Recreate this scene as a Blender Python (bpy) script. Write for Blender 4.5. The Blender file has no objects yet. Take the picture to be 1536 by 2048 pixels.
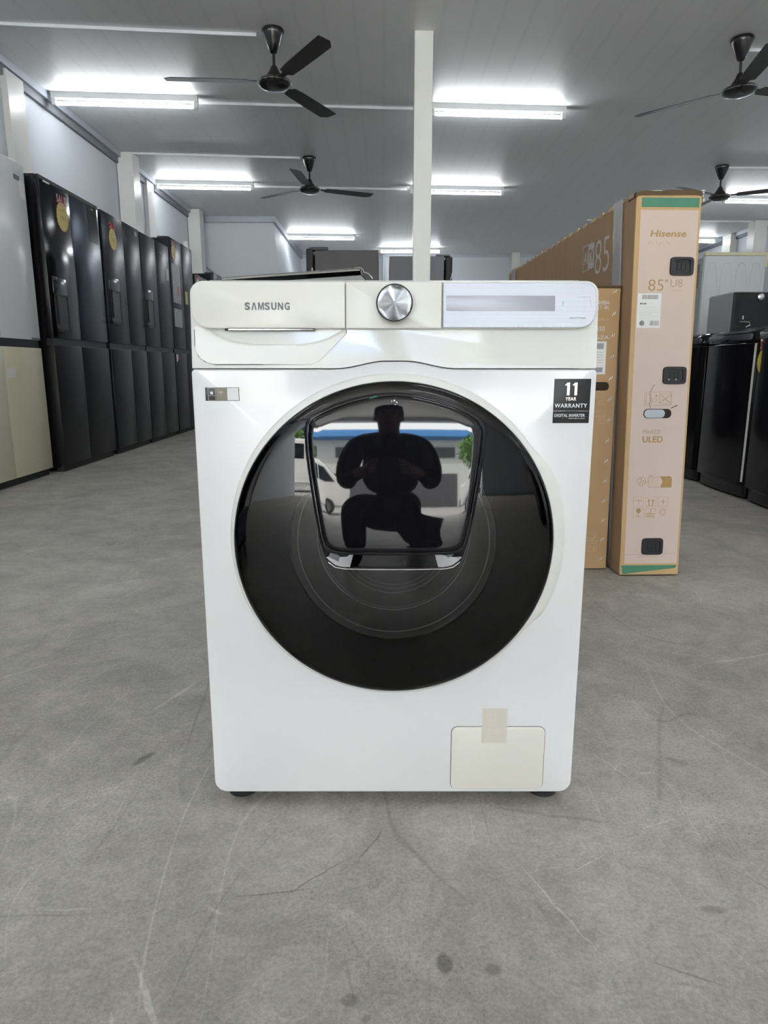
import bpy, bmesh, math, random
from math import sin, cos, pi, radians, sqrt, atan2
from mathutils import Vector, Matrix, noise

random.seed(7)
C = bpy.context.scene.collection
R = radians

# ------------------------------------------------------------------ camera, light, exposure
sc = bpy.context.scene
cd = bpy.data.cameras.new('camera'); cam = bpy.data.objects.new('camera', cd); C.objects.link(cam)
cam.location = (0, 0, 0.726); cam.rotation_euler = (R(90 - 12), 0, 0)
cd.sensor_fit = 'VERTICAL'; cd.sensor_height = 36; cd.lens = 24; cd.clip_start = 0.02; cd.clip_end = 300
sc.camera = cam
EXPOSURE = 0.52
SKY_STRENGTH = 18
TUBE = 34.0
sc.view_settings.view_transform = 'Standard'; sc.view_settings.look = 'None'
sc.view_settings.exposure = EXPOSURE; sc.view_settings.gamma = 1; sc.view_settings.use_curve_mapping = False
sc.cycles.use_denoising = True
sc.cycles.max_bounces = 7; sc.cycles.diffuse_bounces = 4; sc.cycles.glossy_bounces = 4
sc.cycles.use_adaptive_sampling = True; sc.cycles.adaptive_threshold = 0.03
sc.cycles.transparent_max_bounces = 12
sc.cycles.sample_clamp_indirect = 6
sc.cycles.caustics_reflective = False; sc.cycles.caustics_refractive = False
w = bpy.data.worlds.new('sky'); sc.world = w; w.use_nodes = True
w.node_tree.nodes['Background'].inputs[0].default_value = (0.97, 0.98, 0.98, 1)
w.node_tree.nodes['Background'].inputs[1].default_value = SKY_STRENGTH
sl = bpy.data.lights.new('sun', 'SUN'); sl.energy = 26; sl.angle = R(1); sl.color = (1, .95, .87)
so = bpy.data.objects.new('sun', sl); C.objects.link(so); so.rotation_euler = (R(-38), 0, R(25))
FRONT = -6.5
pl = bpy.data.lights.new('daylight_portal', 'AREA'); pl.shape = 'RECTANGLE'; pl.size = 5.9; pl.size_y = 2.95
pl.cycles.is_portal = True
po = bpy.data.objects.new('daylight_portal', pl); C.objects.link(po)
po.location = (-.15, FRONT - .35, 1.45); po.rotation_euler = (R(90), 0, 0)

# ------------------------------------------------------------------ materials
def srgb(h):
    r = [int(h[i:i+2], 16) / 255 for i in (0, 2, 4)]
    return tuple(((v + .055) / 1.055) ** 2.4 if v > .04045 else v / 12.92 for v in r) + (1,)

def new_mat(name):
    m = bpy.data.materials.new(name); m.use_nodes = True
    return m, m.node_tree, m.node_tree.nodes['Principled BSDF']

def mat(name, col, rough=.5, metal=0, var=.04, scale=8, coat=0, spec=.5, bump=0, emit=None, es=0, stretch=None):
    """Principled with a little procedural variation in colour and gloss."""
    m, t, b = new_mat(name)
    if isinstance(col, str): col = srgb(col)
    tc = t.nodes.new('ShaderNodeTexCoord'); n = t.nodes.new('ShaderNodeTexNoise'); n.inputs['Scale'].default_value = scale
    n.inputs['Detail'].default_value = 4
    src = tc.outputs['Object']
    if stretch:
        mp = t.nodes.new('ShaderNodeMapping'); mp.inputs['Scale'].default_value = stretch
        t.links.new(src, mp.inputs[0]); src = mp.outputs[0]
    t.links.new(src, n.inputs['Vector'])
    r = t.nodes.new('ShaderNodeMapRange'); r.inputs[3].default_value = 1 - var; r.inputs[4].default_value = 1 + var
    t.links.new(n.outputs[0], r.inputs[0])
    mx = t.nodes.new('ShaderNodeVectorMath'); mx.operation = 'SCALE'; mx.inputs[0].default_value = col[:3]
    t.links.new(r.outputs[0], mx.inputs['Scale']); t.links.new(mx.outputs[0], b.inputs['Base Color'])
    b.inputs['Roughness'].default_value = rough; b.inputs['Metallic'].default_value = metal
    b.inputs['Coat Weight'].default_value = coat; b.inputs['Coat Roughness'].default_value = .05
    b.inputs['Specular IOR Level'].default_value = spec
    if bump:
        bp = t.nodes.new('ShaderNodeBump'); bp.inputs['Strength'].default_value = bump; bp.inputs['Distance'].default_value = .002
        t.links.new(n.outputs[0], bp.inputs['Height']); t.links.new(bp.outputs[0], b.inputs['Normal'])
    if emit:
        b.inputs['Emission Color'].default_value = emit; b.inputs['Emission Strength'].default_value = es
    return m

M = {}
M['wall'] = mat('wall_paint', (.71, .74, .80, 1), .6, var=.03, scale=2, bump=.1)
M['column'] = mat('column_paint', (.80, .79, .76, 1), .32, var=.02, scale=3)
M['post'] = mat('post_paint', (.84, .84, .80, 1), .28, var=.02, scale=3)
M['channel'] = mat('grey_channel', (.46, .49, .55, 1), .45, metal=.2)
M['paintedshadow'] = mat('painted_shadow_grey', (.22, .23, .25, 1), .6)  # grey standing in for the shade under the ceiling channels
M['conduit'] = mat('white_conduit', (.85, .87, .90, 1), .4)
M['body'] = mat('white_enamel', (.83, .835, .845, 1), .16, var=.012, scale=3, coat=.25)
M['cream'] = mat('cream_plastic', (.80, .785, .715, 1), .2, var=.012, scale=3)
M['fascia'] = mat('offwhite_gloss_plastic', (.84, .83, .79, 1), .1, var=.01, scale=3)
M['ring'] = mat('pale_plastic', (.80, .80, .765, 1), .28, var=.01)
M['black'] = mat('black_gloss', (.006, .006, .008, 1), .03, var=.1, spec=.42)
M['blackplastic'] = mat('black_plastic', (.014, .014, .016, 1), .4)
M['rubber'] = mat('black_rubber', (.02, .02, .02, 1), .7)
M['chrome'] = mat('chrome', (.75, .75, .76, 1), .12, metal=1)
M['darkchrome'] = mat('dark_chrome', (.30, .30, .32, 1), .16, metal=1)
M['steel'] = mat('brushed_steel', (.55, .55, .56, 1), .3, metal=1)
M['silverpanel'] = mat('brushed_silver', (.50, .51, .56, 1), .38, metal=.3, var=.09, scale=4, stretch=(.3, .3, 160))
M['display'] = mat('silver_display', (.40, .40, .45, 1), .34, metal=.3, var=.10, scale=4, stretch=(.3, .3, 260))
M['greytext'] = mat('grey_lettering', (.16, .16, .16, 1), .5)
M['seam'] = mat('seam_shadow_gap', (.05, .05, .05, 1), .8)
M['darkside'] = mat('fridge_side', (.007, .007, .008, 1), .4, spec=.25)
M['fridge'] = mat('black_steel', (.018, .019, .026, 1), .27, metal=.25, spec=.15, var=.06, scale=3, stretch=(1, 1, .1))
M['fridgegloss'] = mat('black_glass_door', (.006, .006, .008, 1), .13, var=.05, spec=.28)
M['fridgeblue'] = mat('blue_black_steel', (.042, .052, .080, 1), .24, metal=.75, var=.08, scale=3, stretch=(1, 1, .1))
M['white_door'] = mat('white_glass_door', (.86, .88, .92, 1), .22, var=.01)
M['beige_door'] = mat('beige_glass_door', (.70, .66, .50, 1), .2, var=.01)
M['carton'] = mat('brown_carton', (.46, .295, .150, 1), .8, var=.10, scale=5, bump=.15, stretch=(3, 3, .6))
M['cartondark'] = mat('brown_carton_side', (.40, .265, .155, 1), .8, var=.10, scale=5, bump=.15, stretch=(1, 6, .3))
M['cartonline'] = mat('carton_edge', (.55, .37, .18, 1), .8)
M['pinkprint'] = mat('pink_grey_print', (.64, .51, .445, 1), .55, var=.05, scale=9)
M['green'] = mat('green_print', (.065, .22, .135, 1), .6, var=.08, scale=20)
M['goldprint'] = mat('gold_print', (.40, .25, .085, 1), .6)
M['goldfaint'] = mat('faint_gold_print', (.42, .31, .19, 1), .6)
M['faint'] = mat('faint_marks', (.43, .33, .29, 1), .6)
M['whiteprint'] = mat('white_print', (.62, .60, .58, 1), .6)
M['tanprint'] = mat('tan_print', (.55, .40, .24, 1), .6)
M['label'] = mat('white_label', (.80, .80, .79, 1), .5)
M['labelgrey'] = mat('label_grey_ink', (.32, .32, .34, 1), .6)
M['ink'] = mat('black_ink', (.03, .03, .03, 1), .6)
M['yellow'] = mat('yellow_card', (.62, .50, .03, 1), .5, var=.06, scale=30)
M['yellowpale'] = mat('pale_yellow_card', (.62, .52, .14, 1), .45, var=.06, scale=30)
M['orange'] = mat('orange_card_edge', (.65, .32, .12, 1), .5)
M['red'] = mat('red_lettering', (.50, .04, .04, 1), .5)
M['pinkcard'] = mat('pink_card', (.55, .22, .24, 1), .5)
M['holo'] = mat('holographic_foil', (.52, .46, .44, 1), .25, metal=.6, var=.35, scale=60)
M['olive'] = mat('olive_foil', (.085, .078, .045, 1), .3, metal=.2, var=.5, scale=90)
M['mark'] = mat('white_mark', (.85, .85, .85, 1), .5)
M['fan'] = mat('black_fan_paint', (.012, .012, .013, 1), .25, coat=.3)
M['fanbrown'] = mat('dark_fan_blade', (.018, .017, .016, 1), .4)
M['greypaint'] = mat('grey_green_panel', (.33, .37, .37, 1), .5)
M['greybox'] = mat('grey_metal_side', (.28, .29, .30, 1), .35, metal=.3)
M['asphalt'] = mat('asphalt', (.34, .335, .32, 1), .8, var=.12, scale=30)
M['vanwhite'] = mat('van_paint', (.82, .82, .80, 1), .2, coat=.4)
M['vanglass'] = mat('van_glass', (.02, .025, .03, 1), .06)
M['blue'] = mat('blue_sheet', (.05, .22, .52, 1), .5)
M['facade'] = mat('facade_cladding', (.50, .52, .50, 1), .6, var=.15, scale=3, stretch=(12, 12, .1))
M['shutter'] = mat('dark_shutter', (.06, .06, .065, 1), .5)
M['leaf'] = mat('tree_leaves', (.12, .26, .05, 1), .6, var=.4, scale=4)
M['bark'] = mat('tree_bark', (.15, .10, .06, 1), .9)
M['shirt'] = mat('dark_navy_shirt', (.012, .014, .024, 1), .85)
M['trousers'] = mat('black_trousers', (.010, .010, .011, 1), .85)
M['skin'] = mat('skin', (.42, .24, .16, 1), .5)
M['hair'] = mat('black_hair', (.008, .007, .006, 1), .5)
M['phone'] = mat('black_phone', (.01, .01, .012, 1), .12)
M['tube'] = mat('lit_tube', (.9, .9, .9, 1), .5, emit=(.93, .98, 1.0, 1), es=TUBE)
M['housing'] = mat('light_housing', (.80, .82, .82, 1), .4)

M['speckle'] = mat('speckled_control_glass', (.03, .032, .036, 1), .14, var=.95, scale=110)

# concrete floor --------------------------------------------------------------
def floor_mat():
    m, t, b = new_mat('concrete_floor'); N = t.nodes; L = t.links
    tc = N.new('ShaderNodeTexCoord'); P = tc.outputs['Object']
    def nz(scale, detail=6, rough=.6, vec=P, dist=0):
        n = N.new('ShaderNodeTexNoise'); n.inputs['Scale'].default_value = scale; n.inputs['Detail'].default_value = detail
        n.inputs['Roughness'].default_value = rough; n.inputs['Distortion'].default_value = dist; L.new(vec, n.inputs['Vector']); return n.outputs[0]
    def mr(v, a, b_, c, d, sm=True):
        n = N.new('ShaderNodeMapRange'); n.interpolation_type = 'SMOOTHSTEP' if sm else 'LINEAR'
        for i, x in zip((1, 2, 3, 4), (a, b_, c, d)): n.inputs[i].default_value = x
        L.new(v, n.inputs[0]); return n.outputs[0]
    def ma(op, a, b_):
        n = N.new('ShaderNodeMath'); n.operation = op
        for i, x in enumerate((a, b_)):
            if isinstance(x, (int, float)): n.inputs[i].default_value = x
            else: L.new(x, n.inputs[i])
        return n.outputs[0]
    big = mr(nz(1.1, 5, .55), .3, .7, .84, 1.12)
    mid = mr(nz(6, 9, .72, dist=.6), .3, .72, .80, 1.17)
    fine = ma('MULTIPLY', mr(nz(170, 5, .8), .3, .7, .80, 1.20), mr(nz(38, 6, .75, dist=1.2), .32, .68, .90, 1.10))
    v = ma('MULTIPLY', ma('MULTIPLY', big, mid), fine)
    # pitted, worn patches: dark specks that come and go
    wear = mr(nz(2.3, 4, .6), .42, .62, 0, 1)
    pits = mr(nz(230, 3, .8), .36, .44, 1, 0)
    v = ma('MULTIPLY', v, ma('SUBTRACT', 1, ma('MULTIPLY', ma('MULTIPLY', wear, pits), .45)))
    # scratches: wavy iso-lines of low-frequency noise
    def lines(scale, width, seedloc, amp, gate_scale, dark):
        mp = N.new('ShaderNodeMapping'); mp.inputs['Location'].default_value = seedloc; L.new(P, mp.inputs[0])
        mp.inputs['Rotation'].default_value = (0, 0, seedloc[0])
        mp.inputs['Scale'].default_value = (1, .35, 1)
        q = nz(scale, 1.5, .4, mp.outputs[0])
        d = ma('ABSOLUTE', ma('SUBTRACT', q, .5), 0)
        ln = mr(d, 0, width, 1, 0)
        g = mr(nz(gate_scale, 3, .6, mp.outputs[0]), .52, .62, 0, 1)
        return ma('MULTIPLY', ma('MULTIPLY', ln, g), amp)
    for sca, wd, loc, amp, gs, dk in [(1.3, .0016, (3.1, 1.7, 0), .30, 2.5, 0), (1.7, .0018, (7.3, 4.2, 0), .24, 3, 0), (1.1, .0016, (1.3, 9.1, 0), .26, 2, 0),
                                      (1.5, .0040, (5.7, 2.4, 0), -.22, 2.5, 1), (1.2, .0045, (9.9, .4, 0), -.20, 2.2, 1), (2.1, .003, (2.2, 6.4, 0), -.22, 3, 1),
                                      (3.6, .0030, (4.4, 3.3, 0), .20, 5, 0), (4.2, .0036, (8.8, 7.7, 0), -.20, 5, 1), (2.9, .0026, (6.1, 5.2, 0), -.24, 4, 1), (5.0, .0034, (.6, 8.2, 0), .16, 6, 0)]:
        v = ma('MULTIPLY', v, ma('ADD', 1, lines(sca, wd, loc, amp, gs, dk)))
    vo = N.new('ShaderNodeTexVoronoi'); vo.inputs['Scale'].default_value = 16; vo.inputs['Randomness'].default_value = 1
    mpv = N.new('ShaderNodeMapping'); mpv.inputs['Scale'].default_value = (1, .45, 1); mpv.inputs['Rotation'].default_value = (0, 0, .9); L.new(P, mpv.inputs[0]); L.new(mpv.outputs[0], vo.inputs['Vector'])
    fleck = ma('MULTIPLY', mr(vo.outputs['Distance'], .02, .055, 1, 0), mr(nz(5, 3), .55, .62, 0, 1))
    v = ma('MULTIPLY', v, ma('ADD', 1, ma('MULTIPLY', fleck, .35)))
    # marks of their own shape: (x, y, half length, half width, angle, strength)
    marks = [(.075, .715, .012, .018, 0, -.42), (.135, .707, .012, .010, 0, -.30), (-.04, .665, .013, .010, .2, -.32), (-.36, .625, .008, .008, 0, -.32),
             (-.455, 1.17, .030, .009, 1.05, -.38), (.45, .80, .022, .008, -.1, -.25), (.55, 1.16, .03, .010, -.5, -.16), (-.02, .64, .006, .006, 0, -.22),
             (-.275, .66, .085, .0045, -1.02, .30), (-.31, .64, .002, .012, .3, .2), (-.43, .80, .05, .0016, .02, .22), (-.23, .80, .016, .003, -.5, .28),
             (-.47, 1.42, .09, .006, 1.15, .28), (.24, .80, .10, .0018, -1.15, .30), (.30, .885, .05, .0014, .55, .26), (.45, .98, .05, .0014, .35, .24),
             (.9, 1.62, .13, .006, .3, .22), (.42, 1.15, .10, .0016, -1.1, .26), (-.50, .79, .14, .002, .02, -.16), (-.10, .86, .06, .0018, .7, -.30),
             (-.02, .93, .05, .0022, 1.1, -.28), (-.16, .83, .07, .0018, .18, -.3), (.28, 1.0, .11, .005, -.22, -.16), (.56, .72, .10, .004, .02, -.24),
             (-.36, .68, .09, .06, .3, -.07), (.55, .83, .05, .002, -1.0, -.18), (.37, .70, .05, .0018, -.45, -.24), (.1, .62, .05, .002, .25, -.22)]
    wn = N.new('ShaderNodeTexNoise'); wn.inputs['Scale'].default_value = 25; wn.inputs['Detail'].default_value = 2; L.new(P, wn.inputs['Vector'])
    ws = N.new('ShaderNodeVectorMath'); ws.operation = 'MULTIPLY_ADD'; L.new(wn.outputs[1], ws.inputs[0])
    ws.inputs[1].default_value = (.012, .012, 0); ws.inputs[2].default_value = (-.006, -.006, 0)
    wb = N.new('ShaderNodeVectorMath'); wb.operation = 'ADD'; L.new(P, wb.inputs[0]); L.new(ws.outputs[0], wb.inputs[1])
    wz = N.new('ShaderNodeVectorMath'); wz.operation = 'MULTIPLY'; wz.inputs[1].default_value = (1, 1, 0); L.new(wb.outputs[0], wz.inputs[0])
    for (x, y, a, b_, an, st) in marks:
        mp = N.new('ShaderNodeMapping'); mp.vector_type = 'TEXTURE'
        mp.inputs['Location'].default_value = (x, y, 0); mp.inputs['Rotation'].default_value = (0, 0, an); mp.inputs['Scale'].default_value = (a, b_, 1)
        L.new(wz.outputs[0], mp.inputs[0])
        ln = N.new('ShaderNodeVectorMath'); ln.operation = 'LENGTH'; L.new(mp.outputs[0], ln.inputs[0])
        v = ma('MULTIPLY', v, ma('ADD', 1, mr(ln.outputs['Value'], .55, 1.1, st*1.25, 0)))
    cr = N.new('ShaderNodeVectorMath'); cr.operation = 'SCALE'; cr.inputs[0].default_value = (.43, .41, .372); L.new(v, cr.inputs['Scale'])
    L.new(cr.outputs[0], b.inputs['Base Color'])
    L.new(mr(nz(5, 4), .3, .7, .42, .62), b.inputs['Roughness'])
    bp = N.new('ShaderNodeBump'); bp.inputs['Strength'].default_value = .15; bp.inputs['Distance'].default_value = .002
    L.new(nz(150, 3, .7), bp.inputs['Height']); L.new(bp.outputs[0], b.inputs['Normal'])
    return m
M['floor'] = floor_mat()

def ceiling_mat():
    m, t, b = new_mat('ceiling_panels'); N = t.nodes; L = t.links
    tc = N.new('ShaderNodeTexCoord'); wv = N.new('ShaderNodeTexWave'); wv.bands_direction = 'X'; wv.inputs['Scale'].default_value = 1.6
    wv.inputs['Distortion'].default_value = 0; L.new(tc.outputs['Object'], wv.inputs[0])
    r = N.new('ShaderNodeMapRange'); r.inputs[1].default_value = 0; r.inputs[2].default_value = .06; r.inputs[3].default_value = .96; r.inputs[4].default_value = 1
    L.new(wv.outputs['Fac'], r.inputs[0])
    s = N.new('ShaderNodeVectorMath'); s.operation = 'SCALE'; s.inputs[0].default_value = (.88, .89, .905); L.new(r.outputs[0], s.inputs['Scale'])
    L.new(s.outputs[0], b.inputs['Base Color']); b.inputs['Roughness'].default_value = .42
    return m
M['ceiling'] = ceiling_mat()

def smoked_glass():
    m = bpy.data.materials.new('smoked_glass'); m.use_nodes = True; t = m.node_tree; N = t.nodes; L = t.links
    N.clear(); o = N.new('ShaderNodeOutputMaterial'); mx = N.new('ShaderNodeMixShader'); g = N.new('ShaderNodeBsdfGlossy'); tr = N.new('ShaderNodeBsdfTransparent')
    f = N.new('ShaderNodeFresnel'); f.inputs[0].default_value = 1.42; g.inputs['Roughness'].default_value = .01; g.inputs[0].default_value = (1, 1, 1, 1)
    n = N.new('ShaderNodeTexNoise'); n.inputs['Scale'].default_value = 3
    r = N.new('ShaderNodeMapRange'); r.inputs[3].default_value = .26; r.inputs[4].default_value = .34; L.new(n.outputs[0], r.inputs[0])
    L.new(r.outputs[0], tr.inputs[0]); L.new(f.outputs[0], mx.inputs[0]); L.new(tr.outputs[0], mx.inputs[1]); L.new(g.outputs[0], mx.inputs[2]); L.new(mx.outputs[0], o.inputs[0])
    return m
M['smoke'] = smoked_glass()

def clear_tape(name, col, alpha, rough):
    m, t, b = new_mat(name); b.inputs['Base Color'].default_value = col; b.inputs['Roughness'].default_value = rough
    n = t.nodes.new('ShaderNodeTexNoise'); n.inputs['Scale'].default_value = 22; n.inputs['Detail'].default_value = 5
    tc = t.nodes.new('ShaderNodeTexCoord'); mp = t.nodes.new('ShaderNodeMapping'); mp.inputs['Scale'].default_value = (3, 3, .5)
    t.links.new(tc.outputs['Object'], mp.inputs[0]); t.links.new(mp.outputs[0], n.inputs['Vector'])
    bp = t.nodes.new('ShaderNodeBump'); bp.inputs['Strength'].default_value = .5; bp.inputs['Distance'].default_value = .01
    t.links.new(n.outputs[0], bp.inputs['Height']); t.links.new(bp.outputs[0], b.inputs['Normal'])
    b.inputs['Alpha'].default_value = alpha
    return m
M['cleartape'] = clear_tape('clear_packing_tape', (.75, .76, .80, 1), .5, .12)
M['masktape'] = clear_tape('pale_yellow_tape', (.95, .90, .80, 1), .6, .22)

def knob_mat():
    m, t, b = new_mat('radial_brushed_aluminium'); b.inputs['Metallic'].default_value = 1; b.inputs['Roughness'].default_value = .3
    b.inputs['Base Color'].default_value = (.30, .30, .31, 1); b.inputs['Anisotropic'].default_value = .7; b.inputs['Anisotropic Rotation'].default_value = .25
    tq = t.nodes.new('ShaderNodeTexCoord'); cx = t.nodes.new('ShaderNodeVectorMath'); cx.operation = 'CROSS_PRODUCT'; cx.inputs[1].default_value = (0, 1, 0)
    t.links.new(tq.outputs['Object'], cx.inputs[0]); t.links.new(cx.outputs[0], b.inputs['Tangent'])
    tc = t.nodes.new('ShaderNodeTexCoord'); n = t.nodes.new('ShaderNodeTexNoise'); n.inputs['Scale'].default_value = 300; t.links.new(tc.outputs['Object'], n.inputs['Vector'])
    r = t.nodes.new('ShaderNodeMapRange'); r.inputs[3].default_value = .20; r.inputs[4].default_value = .26; t.links.new(n.outputs[0], r.inputs[0]); t.links.new(r.outputs[0], b.inputs['Roughness'])
    return m
M['knob'] = knob_mat()

# ------------------------------------------------------------------ mesh helpers
def NB(): return bmesh.new()

def box(bm, x0, x1, y0, y1, z0, z1):
    v = [bm.verts.new((x, y, z)) for x in (x0, x1) for y in (y0, y1) for z in (z0, z1)]
    for f in ((0, 1, 3, 2), (4, 6, 7, 5), (0, 4, 5, 1), (2, 3, 7, 6), (0, 2, 6, 4), (1, 5, 7, 3)): bm.faces.new([v[i] for i in f])
    return bm

def loft(bm, rings, cap0=True, cap1=True, closed=False):
    rs = [[bm.verts.new(p) for p in r] for r in rings]
    pairs = list(zip(rs, rs[1:])) + ([(rs[-1], rs[0])] if closed else [])
    for a, b in pairs:
        n = len(a)
        for i in range(n): bm.faces.new((a[i], a[(i+1) % n], b[(i+1) % n], b[i]))
    if cap0 and not closed: bm.faces.new(rs[0][::-1])
    if cap1 and not closed: bm.faces.new(rs[-1])
    return rs

def prism(bm, pts, y0, y1):
    """Polygon in XZ from y0 (front) to y1."""
    return loft(bm, [[(x, y0, z) for x, z in pts], [(x, y1, z) for x, z in pts]])

def rrect(x0, x1, z0, z1, r, n=6, sub=1):
    """Rounded rectangle, counter-clockwise from the lower left; r a number or (bl, br, tr, tl)."""
    if not isinstance(r, tuple): r = (r,) * 4
    out = []
    for (cx, cz, a, q) in ((x0, z0, pi, 0), (x1, z0, 1.5*pi, 1), (x1, z1, 0, 2), (x0, z1, .5*pi, 3)):
        rr = max(r[q], 1e-5); ox = cx + (rr if cx == x0 else -rr); oz = cz + (rr if cz == z0 else -rr)
        arc = [(ox + rr*cos(a + i/n*pi/2), oz + rr*sin(a + i/n*pi/2)) for i in range(n+1)]
        if out and sub > 1:
            p, q2 = out[-1], arc[0]
            out += [(p[0] + (q2[0]-p[0])*k/sub, p[1] + (q2[1]-p[1])*k/sub) for k in range(1, sub)]
        out += arc
    if sub > 1:
        p, q2 = out[-1], out[0]
        out += [(p[0] + (q2[0]-p[0])*k/sub, p[1] + (q2[1]-p[1])*k/sub) for k in range(1, sub)]
    return out

def rslab(bm, x0, x1, z0, z1, y0, y1, r=.01, e=.002, n=6):
    """Slab with rounded corners and a rounded front edge (front = y0)."""
    def rg(d, y): 
        rr = tuple(max(q - d, .0005) for q in (r if isinstance(r, tuple) else (r,)*4))
        return [(x, y, z) for x, z in rrect(x0+d, x1-d, z0+d, z1-d, rr, n)]
    loft(bm, [rg(e, y0), rg(e*.3, y0+e*.3), rg(0, y0+e), rg(0, y1)])
    return bm

def lathe(bm, prof, centre=(0, 0, 0), axis='Z', seg=32, a0=0, a1=2*pi):
    cx, cy, cz = centre; rings = []
    for r, h in prof:
        ring = []
        for i in range(seg):
            a = a0 + (a1-a0)*i/seg
            if axis == 'Z': ring.append((cx + r*cos(a), cy + r*sin(a), cz + h))
            elif axis == 'Y': ring.append((cx + r*cos(a), cy + h, cz + r*sin(a)))
            else: ring.append((cx + h, cy + r*cos(a), cz + r*sin(a)))
        rings.append(ring)
    loft(bm, rings)
    return bm

def tube(bm, pts, r, seg=8):
    pts = [Vector(p) for p in pts]; rings = []
    for i, p in enumerate(pts):
        d = (pts[min(i+1, len(pts)-1)] - pts[max(i-1, 0)]).normalized()
        up = Vector((0, 0, 1)) if abs(d.z) < .9 else Vector((1, 0, 0))
        a = d.cross(up).normalized(); b = d.cross(a)
        rr = r[i] if isinstance(r, (list, tuple)) else r
        rings.append([tuple(p + a*rr*cos(2*pi*k/seg) + b*rr*sin(2*pi*k/seg)) for k in range(seg)])
    loft(bm, rings); return bm

def torus(bm, c, R_, r, seg=64, ms=8):
    rings = []
    for i in range(seg):
        a = 2*pi*i/seg
        rings.append([(c[0] + (R_ + r*cos(2*pi*k/ms))*cos(a), c[1] + r*sin(2*pi*k/ms), c[2] + (R_ + r*cos(2*pi*k/ms))*sin(a)) for k in range(ms)])
    loft(bm, rings, closed=True); return bm

SHEAR = [0.0]
def obj(name, bm, m, parent=None, bevel=0, smooth=35, segs=2):
    bmesh.ops.recalc_face_normals(bm, faces=bm.faces)
    if SHEAR[0]:
        for v in bm.verts: v.co.x -= SHEAR[0]*v.co.z
    me = bpy.data.meshes.new(name); bm.to_mesh(me); bm.free()
    me.materials.append(M[m] if isinstance(m, str) else m)
    for p in me.polygons: p.use_smooth = True
    me.set_sharp_from_angle(angle=R(smooth))
    o = bpy.data.objects.new(name, me); C.objects.link(o)
    if parent is not None: o.parent = parent
    if bevel:
        b = o.modifiers.new('bevel', 'BEVEL'); b.width = bevel; b.segments = segs; b.limit_method = 'ANGLE'; b.angle_limit = R(40); b.harden_normals = False
    return o

def tag(o, label=None, cat=None, group=None, kind=None):
    if label: o['label'] = label
    if cat: o['category'] = cat
    if group: o['group'] = group
    if kind: o['kind'] = kind
    return o

def thing(name, label, cat, loc=(0, 0, 0), rz=0, group=None):
    o = bpy.data.objects.new(name, None); C.objects.link(o); o.empty_display_size = .1
    o.location = loc; o.rotation_euler = (0, 0, rz); return tag(o, label, cat, group)

def struct(name, bm, m, bevel=0, parent=None, label=None):
    o = obj(name, bm, m, parent, bevel)
    if parent is None: o['kind'] = 'structure'
    if label: o['label'] = label
    return o

def copy_tree(o, parent=None):
    c = o.copy(); C.objects.link(c)
    if parent is not None: c.parent = parent
    for ch in list(o.children): copy_tree(ch, c)
    return c

def text(name, s, x0, x1, z0, z1, y, m, parent, bold=0, shear=0, spacing=1, depth=.0004):
    """Lettering in the XZ plane facing -y, fitted to the box x0..x1, z0..z1."""
    cu = bpy.data.curves.new(name, 'FONT'); cu.body = s; cu.size = 1; cu.offset = bold; cu.shear = shear; cu.space_character = spacing
    cu.extrude = .01; cu.resolution_u = 4
    t = bpy.data.objects.new(name, cu); C.objects.link(t)
    bpy.context.view_layer.update()
    me = bpy.data.meshes.new_from_object(t); bpy.data.objects.remove(t); 
    xs = [v.co.x for v in me.vertices]; ys = [v.co.y for v in me.vertices]
    ax, bx, ay, by = min(xs), max(xs), min(ys), max(ys)
    sx = (x1-x0)/(bx-ax); sz = (z1-z0)/(by-ay)
    for v in me.vertices:
        X = x0 + (v.co.x-ax)*sx; Z = z0 + (v.co.y-ay)*sz
        v.co = (X - SHEAR[0]*Z, y - (depth if v.co.z > 0 else 0), Z)
    me.materials.clear(); me.materials.append(M[m])
    o = bpy.data.objects.new(name, me); C.objects.link(o); o.parent = parent
    return o

def frame_poly(bm, x0, x1, z0, z1, y, wd, depth=.0004):
    for a in ((x0, x1, z0, z0+wd), (x0, x1, z1-wd, z1), (x0, x0+wd, z0, z1), (x1-wd, x1, z0, z1)):
        box(bm, a[0], a[1], y-depth, y, a[2], a[3])

def stroke(bm, pts, y, wd, depth=.0004):
    for (x0, z0), (x1, z1) in zip(pts, pts[1:]):
        d = Vector((x1-x0, z1-z0)); 
        if d.length == 0: continue
        n = Vector((-d.y, d.x)).normalized()*wd/2
        prism(bm, [(x0-n.x, z0-n.y), (x1-n.x, z1-n.y), (x1+n.x, z1+n.y), (x0+n.x, z0+n.y)], y-depth, y)

# ------------------------------------------------------------------ the room
CZ = 3.0; XL, XR, YB = -2.9, 6.15, 14.9
struct('floor', box(NB(), XL-.3, XR+.3, FRONT-.3, YB+.3, -.12, 0), 'floor')
struct('ceiling', box(NB(), XL-.3, XR+.3, FRONT-.3, YB+.3, CZ, CZ+.15), 'ceiling')
struct('wall_left', box(NB(), XL-.15, XL, FRONT, YB, 0, CZ), 'wall')
struct('wall_right', box(NB(), XR, XR+.15, FRONT, YB, 0, CZ), 'wall')
struct('wall_back', box(NB(), XL-.15, XR+.15, YB, YB+.15, 0, CZ), 'wall')
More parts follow.
